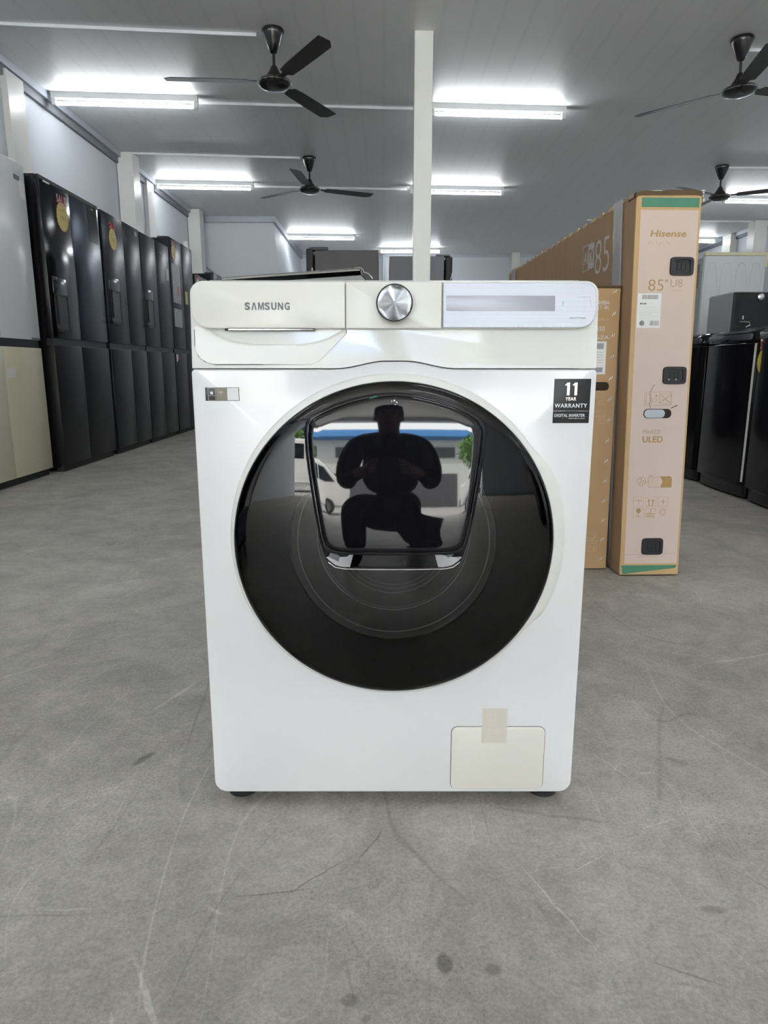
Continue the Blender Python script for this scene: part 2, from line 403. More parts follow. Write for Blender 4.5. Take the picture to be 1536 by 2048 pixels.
# front is an open shopfront under a beam
struct('wall_front', box(NB(), XL-.15, XR+.15, FRONT-.2, FRONT, 2.90, CZ), 'wall')
struct('wall_front_right', box(NB(), 2.8, XR+.15, FRONT-.2, FRONT, 0, 2.90), 'wall')
b = NB(); box(b, XL, XL+.06, FRONT, YB, CZ-.06, CZ); struct('trim_1', b, 'channel')
b = NB(); box(b, XL, XL+.03, FRONT, YB, CZ-.12, CZ-.06); struct('trim_2', b, 'paintedshadow')  # shadow line below the left channel, painted as a dark strip
b = NB(); box(b, XR-.06, XR, FRONT, YB, CZ-.06, CZ); struct('trim_3', b, 'channel')
b = NB(); box(b, XR-.03, XR, FRONT, YB, CZ-.10, CZ-.06); struct('trim_4', b, 'paintedshadow')  # right channel's shadow line, likewise a strip of dark colour
b = NB(); box(b, -1.74, XR, YB-.03, YB, CZ-.05, CZ); struct('trim_5', b, 'channel')
n = 6
# wall columns: (x0, x1, y0, y1, material)
for (x0, x1, y0, y1, zt, m) in [(XL, XL+.05, 5.72, 5.98, CZ-.07, 'column'), (XL+.01, XL+.18, 8.0, 8.22, CZ-.005, 'column'),
                            (XL, XL+.05, 8.85, 9.1, CZ-.07, 'column'), (XL+.01, XL+.19, 10.72, 10.94, CZ-.005, 'column'),
                            (2.59, 2.76, YB-.3, YB, CZ-.005, 'column'), (-.03, .03, YB-.25, YB, CZ-.005, 'greypaint'),
                            (5.87, 6.07, 11.5, 11.72, CZ-.005, 'column'), (6.03, XR, 12.6, 12.9, CZ-.005, 'column'),
                            (XR-.1, XR, 7.6, 7.85, CZ-.07, 'column'), (XL, XL+.18, 2.1, 2.3, CZ-.005, 'column'), (XL, XL+.18, -3.2, -3.0, CZ-.005, 'column')]:
    struct('trim_%d' % n, box(NB(), x0, x1, y0, y1, 0, zt), m, bevel=.004); n += 1
# stair bulkhead with its slanting flank
b = NB(); loft(b, [[(XL, y, 0), (-1.38, y, 0), (-1.74, y, CZ), (XL, y, CZ)] for y in (11.3, YB)])
struct('wall_stair', b, 'wall')
b = NB(); box(b, XL, -1.735, 11.24, 11.3, CZ-.085, CZ); box(b, -1.74, -1.68, 11.24, YB, CZ-.085, CZ); struct('trim_%d' % n, b, 'channel'); n += 1
# the white post that stands behind the washing machine
tag(obj('post', box(NB(), .212, .342, 5.3, 5.43, 0, CZ), 'post', None, .004), 'tall white square post from floor to ceiling behind the washing machine', 'post')

# ------------------------------------------------------------------ ceiling lights and conduits
def conduit(p, q, label, r=.011):
    b = NB(); p = Vector(p); q = Vector(q); d = (q-p).normalized(); nn = Vector((-d.y, d.x, 0))*.012
    rings = []
    for e in (p, q): rings.append([tuple(e-nn+Vector((0, 0, -.022))), tuple(e+nn+Vector((0, 0, -.022))), tuple(e+nn), tuple(e-nn)])
    loft(b, rings)
    return tag(obj('conduit', b, 'conduit', None, .002), label, 'cable conduit', 'white conduits across the ceiling')
Zc = CZ-.001
conduit((XL+.02, 5.16, Zc), (-.89, 5.35, Zc), 'white ceiling conduit from the left edge towards the nearest left fan')
conduit((-1.62, 6.60, Zc), (.26, 6.74, Zc), 'white ceiling conduit from the nearest left tube light to the post')
conduit((XL+.15, 8.04, Zc), (-.93, 8.21, Zc), 'white ceiling conduit ending at the farther left fan')
conduit((-1.66, 9.44, Zc), (.30, 9.58, Zc), 'white ceiling conduit running right from the second left tube light')
conduit((2.62, 5.58, Zc), (5.6, 5.62, Zc), 'short white ceiling conduit beside the upper right fan')
conduit((4.0, 8.59, Zc), (6.0, 8.63, Zc), 'white ceiling conduit running right from the lower right fan')
conduit((3.2, 11.48, Zc), (6.0, 11.6, Zc), 'white ceiling conduit just right of the tall carton')
b = NB(); tube(b, [(XL+.03, 5.9, CZ-.08), (XL+.03, 5.9, 2.3), (XL+.035, 5.92, 1.98)], .012)
tag(obj('conduit', b, 'conduit'), 'thin white pipe running down the left wall by its near pilaster', 'cable conduit')
b = NB(); tube(b, [(XL+.02, 10.9, 2.55), (XL+.12, 11.22, 2.25), (XL+.3, 11.24, 2.12), (XL+.3, 11.24, 1.5)], .012)
tag(obj('cable', b, 'steel'), 'thin grey cable hanging in front of the stair wall beside the white column', 'cable')
b = NB(); box(b, XL, XL+.06, 10.45, 10.52, 2.32, 2.5); tag(obj('wall_socket', b, 'ring', None, .006), 'small white switch box on the left wall before the column', 'switch box')

def light(x, y, label, ang=4.3, length=1.22):
    t = thing('tube_light', label, 'ceiling light', (x, y, CZ), R(ang), 'fluorescent tube lights on the ceiling')
    b = NB(); L = length/2
    loft(b, [[(xx, -.03, 0), (xx, -.022, -.045), (xx, .022, -.045), (xx, .03, 0)] for xx in (-L, L)]); obj('housing', b, 'housing', t)
    for s in (-1, 1):
        b = NB(); box(b, s*L - (.035 if s > 0 else 0), s*L + (.035 if s < 0 else 0), -.016, .016, -.10, -.045); obj('lamp_holder', b, 'housing', t, .003)
    b = NB(); lathe(b, [(.014, -L+.045), (.014, L-.045)], (0, 0, -.082), 'X', 12); obj('tube', b, 'tube', t)
    return t
light(-2.21, 6.44, 'lit tube light at upper left, nearest the left wall')
light(1.02, 6.69, 'lit tube light right of the post, higher and nearer of the two there')
light(4.9, 6.9, 'lit tube light beyond the right edge near the upper right fan')
light(-2.25, 9.22, 'lit tube light above the black fridges, second along the left wall')
light(.94, 9.47, 'lit tube light right of the post, lower and farther of the two there')
light(5.2, 9.98, 'lit tube light at the right edge behind the lower right fan')
light(-1.10, 12.68, 'lit tube light just right of the stair wall')
light(5.35, 12.95, 'lit tube light between the tall carton and the right wall')
light(.51, 14.1, 'lit tube light by the back wall above the far fridges', 1)
for (x, y, lb) in [(-2.2, 3.35, 'lit tube light above the white and beige fridge, out of the frame'), (1.0, 3.5, 'lit tube light over the tall carton, out of the frame'), (4.8, 3.7, 'lit tube light over the right washers, out of the frame'),
                   (-2.2, .3, 'lit tube light left of the camera'), (1.0, .4, 'lit tube light over the camera'), (4.8, .6, 'lit tube light right of the camera'),
                   (-2.2, -3.0, 'lit tube light near the shopfront on the left'), (1.0, -2.8, 'lit tube light near the shopfront in the middle'), (4.8, -2.6, 'lit tube light near the shopfront on the right')]:
    light(x, y, lb)

# ------------------------------------------------------------------ ceiling fans
def make_fan():
    t = thing('ceiling_fan', '', 'ceiling fan', group='black three-blade ceiling fans')
    b = NB(); lathe(b, [(.002, 0), (.072, -.001), (.078, -.012), (.07, -.035), (.045, -.10), (.024, -.145), (.016, -.15)], seg=28); obj('canopy', b, 'fan', t, smooth=60)
    b = NB(); lathe(b, [(.010, -.14), (.010, -.24)], seg=14); obj('downrod', b, 'fan', t)
    b = NB(); lathe(b, [(.012, -.222), (.02, -.23), (.035, -.262), (.062, -.30), (.068, -.315)], seg=28); obj('motor_cover', b, 'fanbrown', t, smooth=60)
    b = NB(); lathe(b, [(.06, -.308), (.105, -.318), (.118, -.332), (.112, -.35), (.09, -.366), (.05, -.377), (.002, -.381)], seg=36); obj('motor', b, 'fan', t, smooth=60)
    b = NB(); 
    rings = []
    for i in range(36):
        a = 2*pi*i/36; rings.append([((.1165 + .003*cos(k*pi/3))*cos(a), (.1165 + .003*cos(k*pi/3))*sin(a), -.3385 + .003*sin(k*pi/3)) for k in range(6)])
    loft(b, rings, closed=True); obj('trim_ring', b, 'chrome', t)
    for k in range(3):
        b = NB(); a = 2*pi*k/3; rr = []
        for (r, w0, w1) in [(.105, -.018, .018), (.17, -.02, .02), (.19, -.05, .048), (.30, -.058, .052), (.5, -.062, .055), (.70, -.064, .056), (.755, -.064, .018)]:
            sec = []
            for (wv, h) in ((w0, .0), (w1, .0), (w1, .004), (w0, .004)):
                z = -.328 + h - wv*.16
                sec.append((r*cos(a) - wv*sin(a), r*sin(a) + wv*cos(a), z))
            rr.append(sec)
        loft(b, rr); obj('blade', b, 'fanbrown', t, .0015)
    return t
fan0 = make_fan()
for i, (x, y, an, tl, lb) in enumerate([(-.765, 5.29, 64, 0, 'black ceiling fan at upper left, nearest the camera'),
                                        (-.83, 8.22, 25, 0, 'black ceiling fan above the middle, smaller and farther than the left one'),
                                        (2.53, 5.41, 19, 3, 'black ceiling fan at the upper right edge, hanging at a tilt'),
                                        (3.91, 8.55, -28, 0, 'black ceiling fan low at right behind the top of the tall carton')]):
    f = fan0 if i == 0 else copy_tree(fan0)
    f.location = (x, y, CZ); f.rotation_euler = (0, R(-tl), R(an)); f['label'] = lb

# ------------------------------------------------------------------ the washing machine
W = thing('washing_machine', 'white front-load washing machine with round black glass door, in the middle of the floor', 'washing machine', (.015, 1.025, 0))
def hump(x):
    a = abs(x - .002)
    return .0112 * (0.5 + 0.5*cos(pi*min(max((a-.012)/.078, 0), 1)))
DC = (0, .462)     # door centre
def body_ring(d, y, inner=None):
    pts = rrect(-.30+d, .30-d, .025+d, .7230-d*.45, (.02, .02, .006, .006), 6, 60)
    return [(x, y, z + (hump(x) if z > .70 else 0)) for x, z in pts]
b = NB()
out0 = body_ring(.006, 0)
inn = []
for (x, y, z) in out0:
    a = atan2(z-DC[1], x-DC[0]); inn.append((DC[0] + .236*cos(a), 0, DC[1] + .236*sin(a)))
inn2 = [(x, .06, z) for x, y, z in inn]
inn3 = [(DC[0] + (x-DC[0])*.72, .16, DC[1] + (z-DC[1])*.72) for x, y, z in inn]
loft(b, [inn3, inn2, inn, out0, body_ring(.0018, .0018), body_ring(0, .007), body_ring(0, .56)], cap0=False, cap1=True)
obj('cabinet', b, 'body', W, smooth=30)
# upper fascia, leaning back a little
def fy(z): return (z - .7235)*.10
b = NB()
def fas_ring(d, y):
    pts = rrect(-.298+d, .298-d, .7235+d*.2, .8485-d, (.002, .002, .018, .018), 6, 60)
    return [(x*(1-.0), y + fy(z), z + (hump(x) + .0 if z < .735 else 0)) for x, z in pts]
loft(b, [fas_ring(.004, -.001), fas_ring(.0012, .0002), fas_ring(0, .004), fas_ring(0, .55)]); obj('fascia', b, 'fascia', W, smooth=30)
b = NB(); box(b, -.27, .27, .02, .55, .8485, .8495); obj('top_plate', b, 'body', W, .0005)
# drawer, knob panel and display panel share a lower edge at z = .7805
ZB, ZT = .7805, .846
def pan(x0, x1, r, y0=-.0095, e=.0015):
    b = NB()
    def rg(d, y):
        rr = tuple(max(q-d, .0004) for q in r)
        return [(x, y + fy(z), z) for x, z in rrect(x0+d, x1-d, ZB+d, ZT-d, rr, 6, 4)]
    loft(b, [rg(e, y0), rg(e*.3, y0+e*.3), rg(0, y0+e), rg(0, .004)]); return b
dr = obj('detergent_drawer', pan(-.293, -.0712, (.026, .001, .001, .017)), 'cream', W, smooth=30)
# lower drawer plate with a scooped finger hold
b = NB(); rows = []; NZ, NX = 22, 44
def plate_span(z):
    l = -.2905 + (0 if z > .756 else .030*(1-sqrt(max(0, 1-((.756-z)/.0262)**2))))
    r = -.0715 + (0 if z > .772 else (z-.772)*1.02)
    if z < .736: r -= .022*(1-sqrt(max(0, 1-((.736-z)/.0075)**2)))*.9
    return l, r
for j in range(NZ+1):
    z = .7300 + (.7835-.7300)*j/NZ; l, r = plate_span(z); row = []
    for i in range(NX+1):
        x = l + (r-l)*i/NX
        u = (x + .172)/.100; zs = .757 + .024*min(1, abs(u))**3.2
        d = 0
        if z > zs and abs(u) < 1: k = min(1, (z-zs)/.018); d = .017*(1-(1-k)**2)
        row.append(b.verts.new((x, -.0035 + d + fy(z), z)))
    rows.append(row)
for j in range(NZ):
    for i in range(NX): b.faces.new((rows[j][i], rows[j][i+1], rows[j+1][i+1], rows[j+1][i]))
rim = rows[0] + [r[-1] for r in rows[1:]] + rows[-1][::-1][1:] + [r[0] for r in rows[::-1][1:-1]]
bk = [b.verts.new((v.co.x, .016, v.co.z)) for v in rim]
for i in range(len(rim)): b.faces.new((rim[i], rim[(i+1) % len(rim)], bk[(i+1) % len(rim)], bk[i]))
obj('finger_plate', b, 'cream', dr, smooth=40)
b = NB(); 
gap = [(-.2915, .7795), (-.2915, .756), (-.287, .742), (-.278, .7335), (-.262, .7292), (-.12, .7292), (-.106, .7330), (-.098, .7405), (-.070, .7715), (-.0700, .7795)]
stroke(b, gap, .0004, .0010, .0018)
for v in b.verts: v.co.y += fy(v.co.z)
obj('drawer_gap', b, 'seam', dr)
b = NB(); box(b, -.2464, -.1165, -.0055+fy(.78), .0135+fy(.78), .7775, .7812); obj('slot', b, 'seam', dr)
b = NB(); box(b, -.240, -.1165, -.0062+fy(.78), -.0052, .7780, .7798); obj('slot_edge', b, 'darkchrome', dr)
x0, pit, lw_, zb, zt = -.2157, .00955, .0080, .8062, .8168
for k, ch_ in enumerate('SAMSUNG'):
    xa = x0 + k*pit; xb = xa + lw_*(.95 if ch_ != 'M' else 1.08)
    if ch_ in 'SG': text('lettering', ch_, xa, xb, zb-.0001, zt+.0001, -.0096+fy(.811), 'greytext', dr, bold=.035); continue
    b = NB(); ww = .0021; yy = -.0096+fy(.811); h_ = ww/2
    if ch_ == 'A': prism(b, [(xa, zb), (xa+ww, zb), ((xa+xb)/2, zt-.0025), (xb-ww, zb), (xb, zb), ((xa+xb)/2+h_, zt), ((xa+xb)/2-h_, zt)], yy-.0004, yy)
    if ch_ == 'M': prism(b, [(xa, zb), (xa+ww*.85, zb), (xa+ww*.85, zt-.004), ((xa+xb)/2-.0006, zb), ((xa+xb)/2+.0006, zb), (xb-ww*.85, zt-.004), (xb-ww*.85, zb), (xb, zb), (xb, zt), (xb-ww*1.15, zt), ((xa+xb)/2, zb+.004), (xa+ww*1.15, zt), (xa, zt)], yy-.0004, yy)
    if ch_ == 'N': prism(b, [(xa, zb), (xa+ww*.85, zb), (xa+ww*.85, zt-.004), (xb-ww, zb), (xb, zb), (xb, zt), (xb-ww*.85, zt), (xb-ww*.85, zb+.004), (xa+ww, zt), (xa, zt)], yy-.0004, yy)
    if ch_ == 'U':
        o_ = [(xa, zt), (xa, zb+.003)] + [((xa+xb)/2 + (xb-xa)/2*cos(a), zb+.003+.003*sin(a)) for a in (pi*1.15, pi*1.3, pi*1.5, pi*1.7, pi*1.85)] + [(xb, zb+.003), (xb, zt), (xb-ww, zt), (xb-ww, zb+.0035)] + [((xa+xb)/2 + ((xb-xa)/2-ww)*cos(a), zb+.0035+.0015*sin(a)) for a in (pi*1.75, pi*1.5, pi*1.25)] + [(xa+ww, zb+.0035), (xa+ww, zt)]
        prism(b, o_, yy-.0004, yy)
    obj('lettering', b, 'greytext', dr)
kp = obj('knob_panel', pan(-.0700, .0684, (.0008,)*4), 'cream', W, smooth=30)
b = NB(); kz = .8150; kyy = -.010+fy(kz)
lathe(b, [(.0262, kyy), (.0265, kyy-.010), (.0262, kyy-.0155), (.0256, kyy-.0160)], (0, 0, kz), 'Y', 48); kn = obj('control_knob', b, 'steel', W)
kn.data.transform(Matrix.Translation((0, 0, -kz))); kn.location = (0, 0, kz)
b = NB(); rings = []
def spun(a): return .55*cos(2*a + 1.0) + .40*cos(3*a - .9) + .26*cos(5*a + 2.2) + .10*cos(9*a)
for (r, y, k) in [(.0248, -.0150, 0), (.0248, -.0172, 0), (.0242, -.0180, 0), (.0236, -.0180, 1), (.018, -.0180, 1), (.012, -.0180, 1), (.006, -.0180, 1), (.002, -.0180, 1), (.0003, -.0180, 1)]:
    rings.append([(r*cos(2*pi*i/144), kyy + y - k*r*.022*spun(2*pi*i/144), r*sin(2*pi*i/144)) for i in range(144)])
loft(b, rings); obj('knob_face', b, 'knob', kn, smooth=50)
b = NB(); torus(b, (0, kyy-.0166, 0), .0253, .0006, 48, 6); obj('knob_groove', b, 'seam', kn)
dp = obj('display_panel', pan(.0696, .2935, (.001, .026, .018, .001)), 'ring', W, smooth=30)
b = NB()
def sil(d, y): return [(x, y + fy(z), z) for x, z in rrect(.0702+d, .2905-d, .7815+d, .8440-d, (.0006, .022, .014, .0006), 6, 4)]
loft(b, [sil(.0006, -.0108), sil(0, -.0102), sil(0, -.0080)]); obj('brushed_plate', b, 'silverpanel', dp)
b = NB(); rslab(b, .0745, .2312, .8048, .8262, -.0111, -.0102, .0012, .0002)
for v in b.verts: v.co.y += fy(v.co.z)
obj('screen', b, 'display', dp)
b = NB(); 
for s in (-1, 1):
    stroke(b, [(.2425+s*.0011, .8120), (.2425+s*.0011, .8185)], -.0108+fy(.815), .0004)
for zz in (.8118, .8152, .8188): stroke(b, [(.241, zz), (.244, zz)], -.0108+fy(.815), .0005)
stroke(b, [(.2395, .8065), (.2455, .8065)], -.0108+fy(.807), .0008)
obj('timer_icon', b, 'mark', dp)
text('lettering', 'SmartThings', .2530, .2760, .7935, .7965, -.0109+fy(.795), 'labelgrey', dp)
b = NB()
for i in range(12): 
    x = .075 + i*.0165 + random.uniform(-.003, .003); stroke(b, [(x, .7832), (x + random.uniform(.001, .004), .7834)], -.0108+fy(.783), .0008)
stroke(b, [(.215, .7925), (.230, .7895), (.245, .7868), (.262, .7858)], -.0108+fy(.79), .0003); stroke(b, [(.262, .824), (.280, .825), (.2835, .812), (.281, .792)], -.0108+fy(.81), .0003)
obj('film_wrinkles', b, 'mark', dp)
# filter cover
fl = obj('filter_cover', rslab(NB(), .0963, .2500, .0335, .1470, -.0022, .002, .010, .0012), 'cream', W)
b = NB(); rslab(b, .0955, .2508, .0327, .1478, -.0004, .002, .0108, .0002); obj('cover_gap', b, 'seam', fl)
b = NB(); box(b, .1460, .1868, -.0030, -.0024, .1195, .1470); box(b, .1464, .1870, -.0008, -.0003, .1470, .1795); obj('tape', b, 'masktape', W)
for x in (-.262, .262):
    for y in (.05, .50):
        b = NB(); lathe(b, [(.025, 0), (.026, .003), (.026, .008), (.020, .012), (.012, .013), (.012, .027)], (x, y, 0), 'Z', 24); obj('foot', b, 'rubber', W)
# stickers
b = NB(); rslab(b, .2365, .2905, .6440, .7088, -.0006, 0, .0006, .0001); st = obj('warranty_sticker', b, 'blackplastic', W)
Yt = -.0007
for cx in (.2547, .2658):
    b = NB(); prism(b, [(cx+.0008, .6848), (cx+.0048, .6848), (cx+.0048, .7033), (cx+.0008, .7033), (cx-.0022, .7000), (cx-.0022, .6988), (cx+.0008, .6998)], Yt-.0002, Yt); obj('digit_one', b, 'holo', st)
text('lettering', 'YEAR', .2535, .2700, .6772, .6822, Yt, 'holo', st, bold=.02, spacing=1.1, depth=.0002)
text('lettering', 'WARRANTY', .2383, .2866, .6668, .6728, Yt, 'mark', st, bold=.02, spacing=1.15, depth=.0002)
b = NB(); stroke(b, [(.2368, .6620), (.2496, .6620)], Yt, .0003, .0002); obj('rule', b, 'holo', st); b = NB(); stroke(b, [(.2740, .6620), (.2900, .6620)], Yt, .0003, .0002); obj('rule', b, 'holo', st)
text('lettering', 'ON THE MOTOR', .2507, .2728, .6611, .6629, Yt, 'labelgrey', st, depth=.0002)
text('lettering', 'DIGITAL INVERTER', .2388, .2842, .6530, .6576, Yt, 'mark', st, bold=.01, depth=.0002)
text('lettering', 'TECHNOLOGY', .2600, .2842, .6502, .6515, Yt, 'holo', st, spacing=1.4, depth=.0002)
b = NB(); rslab(b, -.2795, -.2293, .6768, .6962, -.0006, 0, .0004, .0001); s2 = obj('app_sticker', b, 'blackplastic', W)
b = NB(); box(b, -.2635, -.2475, -.0009, -.0006, .6772, .6958); obj('foil_patch', b, 'olive', s2)
b = NB(); frame_poly(b, -.2752, -.2645, .6772, .6958, Yt, .0003, .0002); stroke(b, [(-.275, .6845), (-.2647, .6845)], Yt, .0003, .0002)
for i in range(3):
    rr = .0016 + i*.0014; stroke(b, [(-.2560 + rr*sin(a), .6862 + rr*cos(a)) for a in (-.8, -.4, 0, .4, .8)], -.0010, .0004, .0002)
obj('wifi_mark', b, 'mark', s2)
b = NB(); rslab(b, -.2720, -.2680, .6862, .6903, Yt-.0002, Yt, .001, .0001); obj('app_mark', b, 'mark', s2)
b = NB(); box(b, -.2470, -.2300, -.0009, -.0006, .6775, .6955); obj('blank_patch', b, 'label', s2)

# door -------------------------------------------------------------------------
def sag(x, z, Rr=1.30, z0=.462): return (x*x + (z-z0)**2)/(2*Rr)
def ring_out(a):
    """Outer radius of the white door surround: a little wider at the grip on the right."""
    d = (a + pi) % (2*pi) - pi; lo, hi = -.60, .66; bump = 0
    if lo < d < hi: 
        k = min((d-lo)/.17, (hi-d)/.28, 1); k = max(0, k); bump = .0115*(k*k*(3-2*k))
    return .2505 + bump + .0045*max(0, sin(a))
b = NB(); rings = []; NA = 144
for (f, y) in ((.0, .001), (.0, -.007), (.25, -.0100), (.7, -.0125), (1.0, -.0125), (1.0, .004)):
    rings.append([((ring_out(2*pi*i/NA)*(1-f) + .2425*f)*cos(2*pi*i/NA), y, DC[1] + (ring_out(2*pi*i/NA)*(1-f) + .2425*f)*sin(2*pi*i/NA)) for i in range(NA)])
loft(b, rings, cap0=False, cap1=False)
door = obj('door', b, 'ring', W, smooth=50)
b = NB(); lathe(b, [(.2430, .002), (.2430, -.012)] + [], (0, 0, DC[1]), 'Y', 96)
b.free(); b = NB(); prof = [(.2425, -.006), (.2440, -.0125), (.2438, -.0155), (.2420, -.0180), (.2380, -.0205), (.232, -.0228)]
y_edge = -.0228; s_e = .232**2/2.6
for k in range(1, 22):
    r = .232*(1-k/21) + .0005; prof.append((r, y_edge - (s_e - r*r/2.6)))
lathe(b, prof, (0, 0, DC[1]), 'Y', 144); 
# the closing back face is not wanted in a glass shell
bmesh.ops.delete(b, geom=[f for f in b.faces if len(f.verts) > 4 and f.calc_center_median().y > -.01], context='FACES_ONLY')
obj('door_glass', b, 'smoke', door, smooth=60)
b = NB()
NR = 96
def circ(r, y): return [(r*cos(2*pi*i/NR), y, DC[1] + r*sin(2*pi*i/NR)) for i in range(NR)]
loft(b, [circ(.242, -.008), circ(.160, -.010), circ(.158, -.004), circ(.235, .004)], closed=True); obj('inner_frame', b, mat('deep_black', (.004, .004, .004, 1), .6, spec=.1), door)
b = NB()
loft(b, [circ(.158, -.006), circ(.150, .02), circ(.142, .06), circ(.12, .085), circ(.05, .10), circ(.001, .102)], cap0=False); obj('glass_bowl', b, mat('grey_bowl', (.42, .40, .40, 1), .25, var=.45, scale=14), door, smooth=60)
for (rr, yy, w_) in ((.1485, .0, .0010), (.120, .022, .0012), (.1165, .024, .0006), (.094, .03, .0008), (.088, .034, .0006), (.082, .037, .0006)):
    b = NB(); torus(b, (0, yy, DC[1]), rr, w_, 96, 6); obj('bowl_rim', b, 'label', door)
# small add-item hatch standing proud of the glass
top = [(-.1275, .645), (-.122, .654), (-.108, .662), (-.088, .671), (-.063, .6795), (-.032, .6865), (0, .689), (.032, .6865), (.063, .6795), (.090, .671), (.111, .661), (.124, .652), (.1305, .641)]
low = [(.1320, .628), (.1290, .600), (.1235, .560), (.1160, .515), (.1085, .480), (.104, .4655), (.096, .4590), (.082, .4562), (0, .4555), (-.082, .4562), (-.096, .4595), (-.104, .4660), (-.1085, .480), (-.1145, .515), (-.1215, .560), (-.1270, .600), (-.1290, .630)]
def dens(p, n=3):
    o = []
    for i in range(len(p)):
        a, c = p[i], p[(i+1) % len(p)]
        o += [(a[0]+(c[0]-a[0])*k/n, a[1]+(c[1]-a[1])*k/n) for k in range(n)]
    return o
outl = dens((top + low)[::-1])
def hy(x, z, add=0):
    return -.0355 - .0105 - .010*(.69-z)/.24 + sag(x, z) + add
def hring(k, add): 
    return [(x*k, hy(x*k, .575+(z-.575)*k, add), .575+(z-.575)*k) for x, z in outl]
b = NB()
rings = [hring(1.018, .030), hring(1.018, .004), hring(1.010, .0012), hring(.995, 0), hring(.975, .0), hring(.966, .0018)]
loft(b, rings, cap0=False, cap1=False); hatch = obj('hatch_frame', b, 'black', door, smooth=40)
b = NB(); loft(b, [hring(.968, .0016), hring(.962, .0004)] + [hring(k/12, .0) for k in range(11, 0, -1)] + [hring(.01, 0)], cap0=False); obj('hatch_panel', b, 'black', door, smooth=60)
# chin of the hatch with bright corners
ch = dens([(.109, .4720), (.1015, .4440), (.092, .4350), (.078, .4315), (-.078, .4315), (-.092, .4350), (-.1015, .4440), (-.110, .4720), (-.104, .4600), (-.085, .4545), (.085, .4545), (.104, .4600)])
b = NB(); loft(b, [[(x, hy(x, z, .024), z) for x, z in ch], [(x, hy(x, z, .010 + (.456-z)*.25), z) for x, z in ch]]); obj('hatch_chin', b, 'black', door, smooth=30)
for s in (-1, 1):
    cc = [(s*.060, .4555), (s*.092, .4555), (s*.1035, .4625), (s*.1010, .4470), (s*.0915, .4370), (s*.078, .4330), (s*.066, .4328)]
    b = NB(); loft(b, [[(x, hy(x, z, .012), z) for x, z in cc], [(x, hy(x, z, .0085 + abs(abs(x)-.085)*.18 + (.4555-z)*.15), z) for x, z in cc]]); obj('chrome_corner', b, M['darkchrome'], door, smooth=60)
b = NB(); tube(b, [(x, hy(x, z, .0075), z) for x, z in [(-.098, .441), (-.088, .4335), (-.075, .4312), (-.04, .4308), (0, .4307), (.04, .4308), (.075, .4312), (.088, .4335), (.098, .441)]], .0006, 6); obj('chrome_line', b, 'chrome', door)
b = NB(); 
for (x, z, q) in ((-.004, .6775, .0016), (.000, .6785, .0022), (.0035, .676, .0018), (.001, .673, .0012)): box(b, x-q/2, x+q/2, hy(x, z)-.0004, hy(x, z), z-q/2, z+q/2)
obj('lock_mark', b, 'mark', door)
b = NB(); stroke(b, [(-.036, .6815), (-.033, .6828), (-.031, .6822), (-.029, .6838), (-.025, .6842)], hy(-.03, .683), .0009); obj('green_mark', b, mat('green_ink', (.02, .30, .16, 1), .5), door)

# ------------------------------------------------------------------ cartons
def carton_mark_notches(bm, x, ys, z, w_=.02): pass
SHEAR[0] = .028
H = thing('television_carton', 'tall narrow carton with pink printed end and green stripes, right of the washing machine', 'carton', (.833, 2.32, 0), R(1.9))
b = NB(); box(b, 0, .211, 0, 1.90, .004, 1.262)
obj('carton_body', b, 'cartondark', H, .003)
b = NB(); box(b, .001, .210, -.0012, .0, .006, 1.258); obj('end_panel', b, 'cartonline', H, .0005)
b = NB()   # top flaps: frayed dark lip along the near end, lighter ragged edges along the side
for i in range(40):
    y = .02 + i*.047; 
    if i % 2 == 0: box(b, -.0018, .004, y, y+.036, 1.255, 1.2665 + random.uniform(0, .002))
obj('torn_edge', b, 'tanprint', H)
b = NB(); pts = [(-.002, 1.2480), (.0, 1.2660), (.03, 1.2705), (.06, 1.2690), (.10, 1.2725), (.15, 1.2730), (.19, 1.2728), (.204, 1.2700), (.2125, 1.262), (.2135, 1.250), (.210, 1.256), (.19, 1.2590), (.10, 1.2570), (.01, 1.2560)]
prism(b, pts, -.004, .06); obj('torn_flap', b, mat('dark_torn_carton', (.11, .07, .035, 1), .9, var=.2, scale=60), H)
b = NB(); 
for (x, z, w2, h2) in ((.207, 1.270, .010, .003), (.2105, 1.252, .003, .007), (.214, 1.238, .0028, .010), (.212, 1.262, .0035, .006), (.05, 1.2695, .03, .0015)): box(b, x, x+w2, -.005, .004, z, z+h2)
obj('torn_scraps', b, 'label', H)
Yf = -.0013
b = NB(); box(b, .016, .203, Yf-.0006, Yf, .047, 1.2134); prt = obj('printed_panel', b, 'pinkprint', H)
b = NB(); prism(b, [(.018, 1.2222), (.203, 1.2222), (.203, 1.2500), (.018, 1.2500)], Yf-.0006, Yf); obj('green_stripe', b, 'green', H)
b = NB(); prism(b, [(.012, .0085), (.200, .0300), (.203, .040), (.006, .0400)], Yf-.0006, Yf); obj('green_stripe', b, 'green', H)
Yp = Yf-.0007
text('lettering', 'Hisense', .050, .167, 1.1330, 1.1530, Yp, 'goldprint', prt, bold=.02, shear=.15)
text('lettering', '85', .052, .102, .9680, 1.0030, Yp, 'goldprint', prt, bold=-.012)
text('lettering', '"', .107, .1145, .9950, 1.0030, Yp, 'goldprint', prt)
text('lettering', 'U8', .125, .164, .9800, 1.0040, Yp, 'goldfaint', prt, bold=-.012)
text('lettering', 'SERIES', .127, .161, .9680, .9712, Yp, 'goldfaint', prt, spacing=1.4)
text('lettering', 'MiniLED', .060, .118, .5040, .5180, Yp, 'goldfaint', prt)
text('lettering', 'ULED', .059, .128, .4745, .4955, Yp, 'goldprint', prt, bold=.02)
b = NB()
for i, x in enumerate([.045 + .006*k for k in range(13)]):
    stroke(b, [(x, 1.117 + .003*sin(i*2)), (x+.004*cos(i*3), 1.112 + .003*sin(i*5))], Yp, .0008)
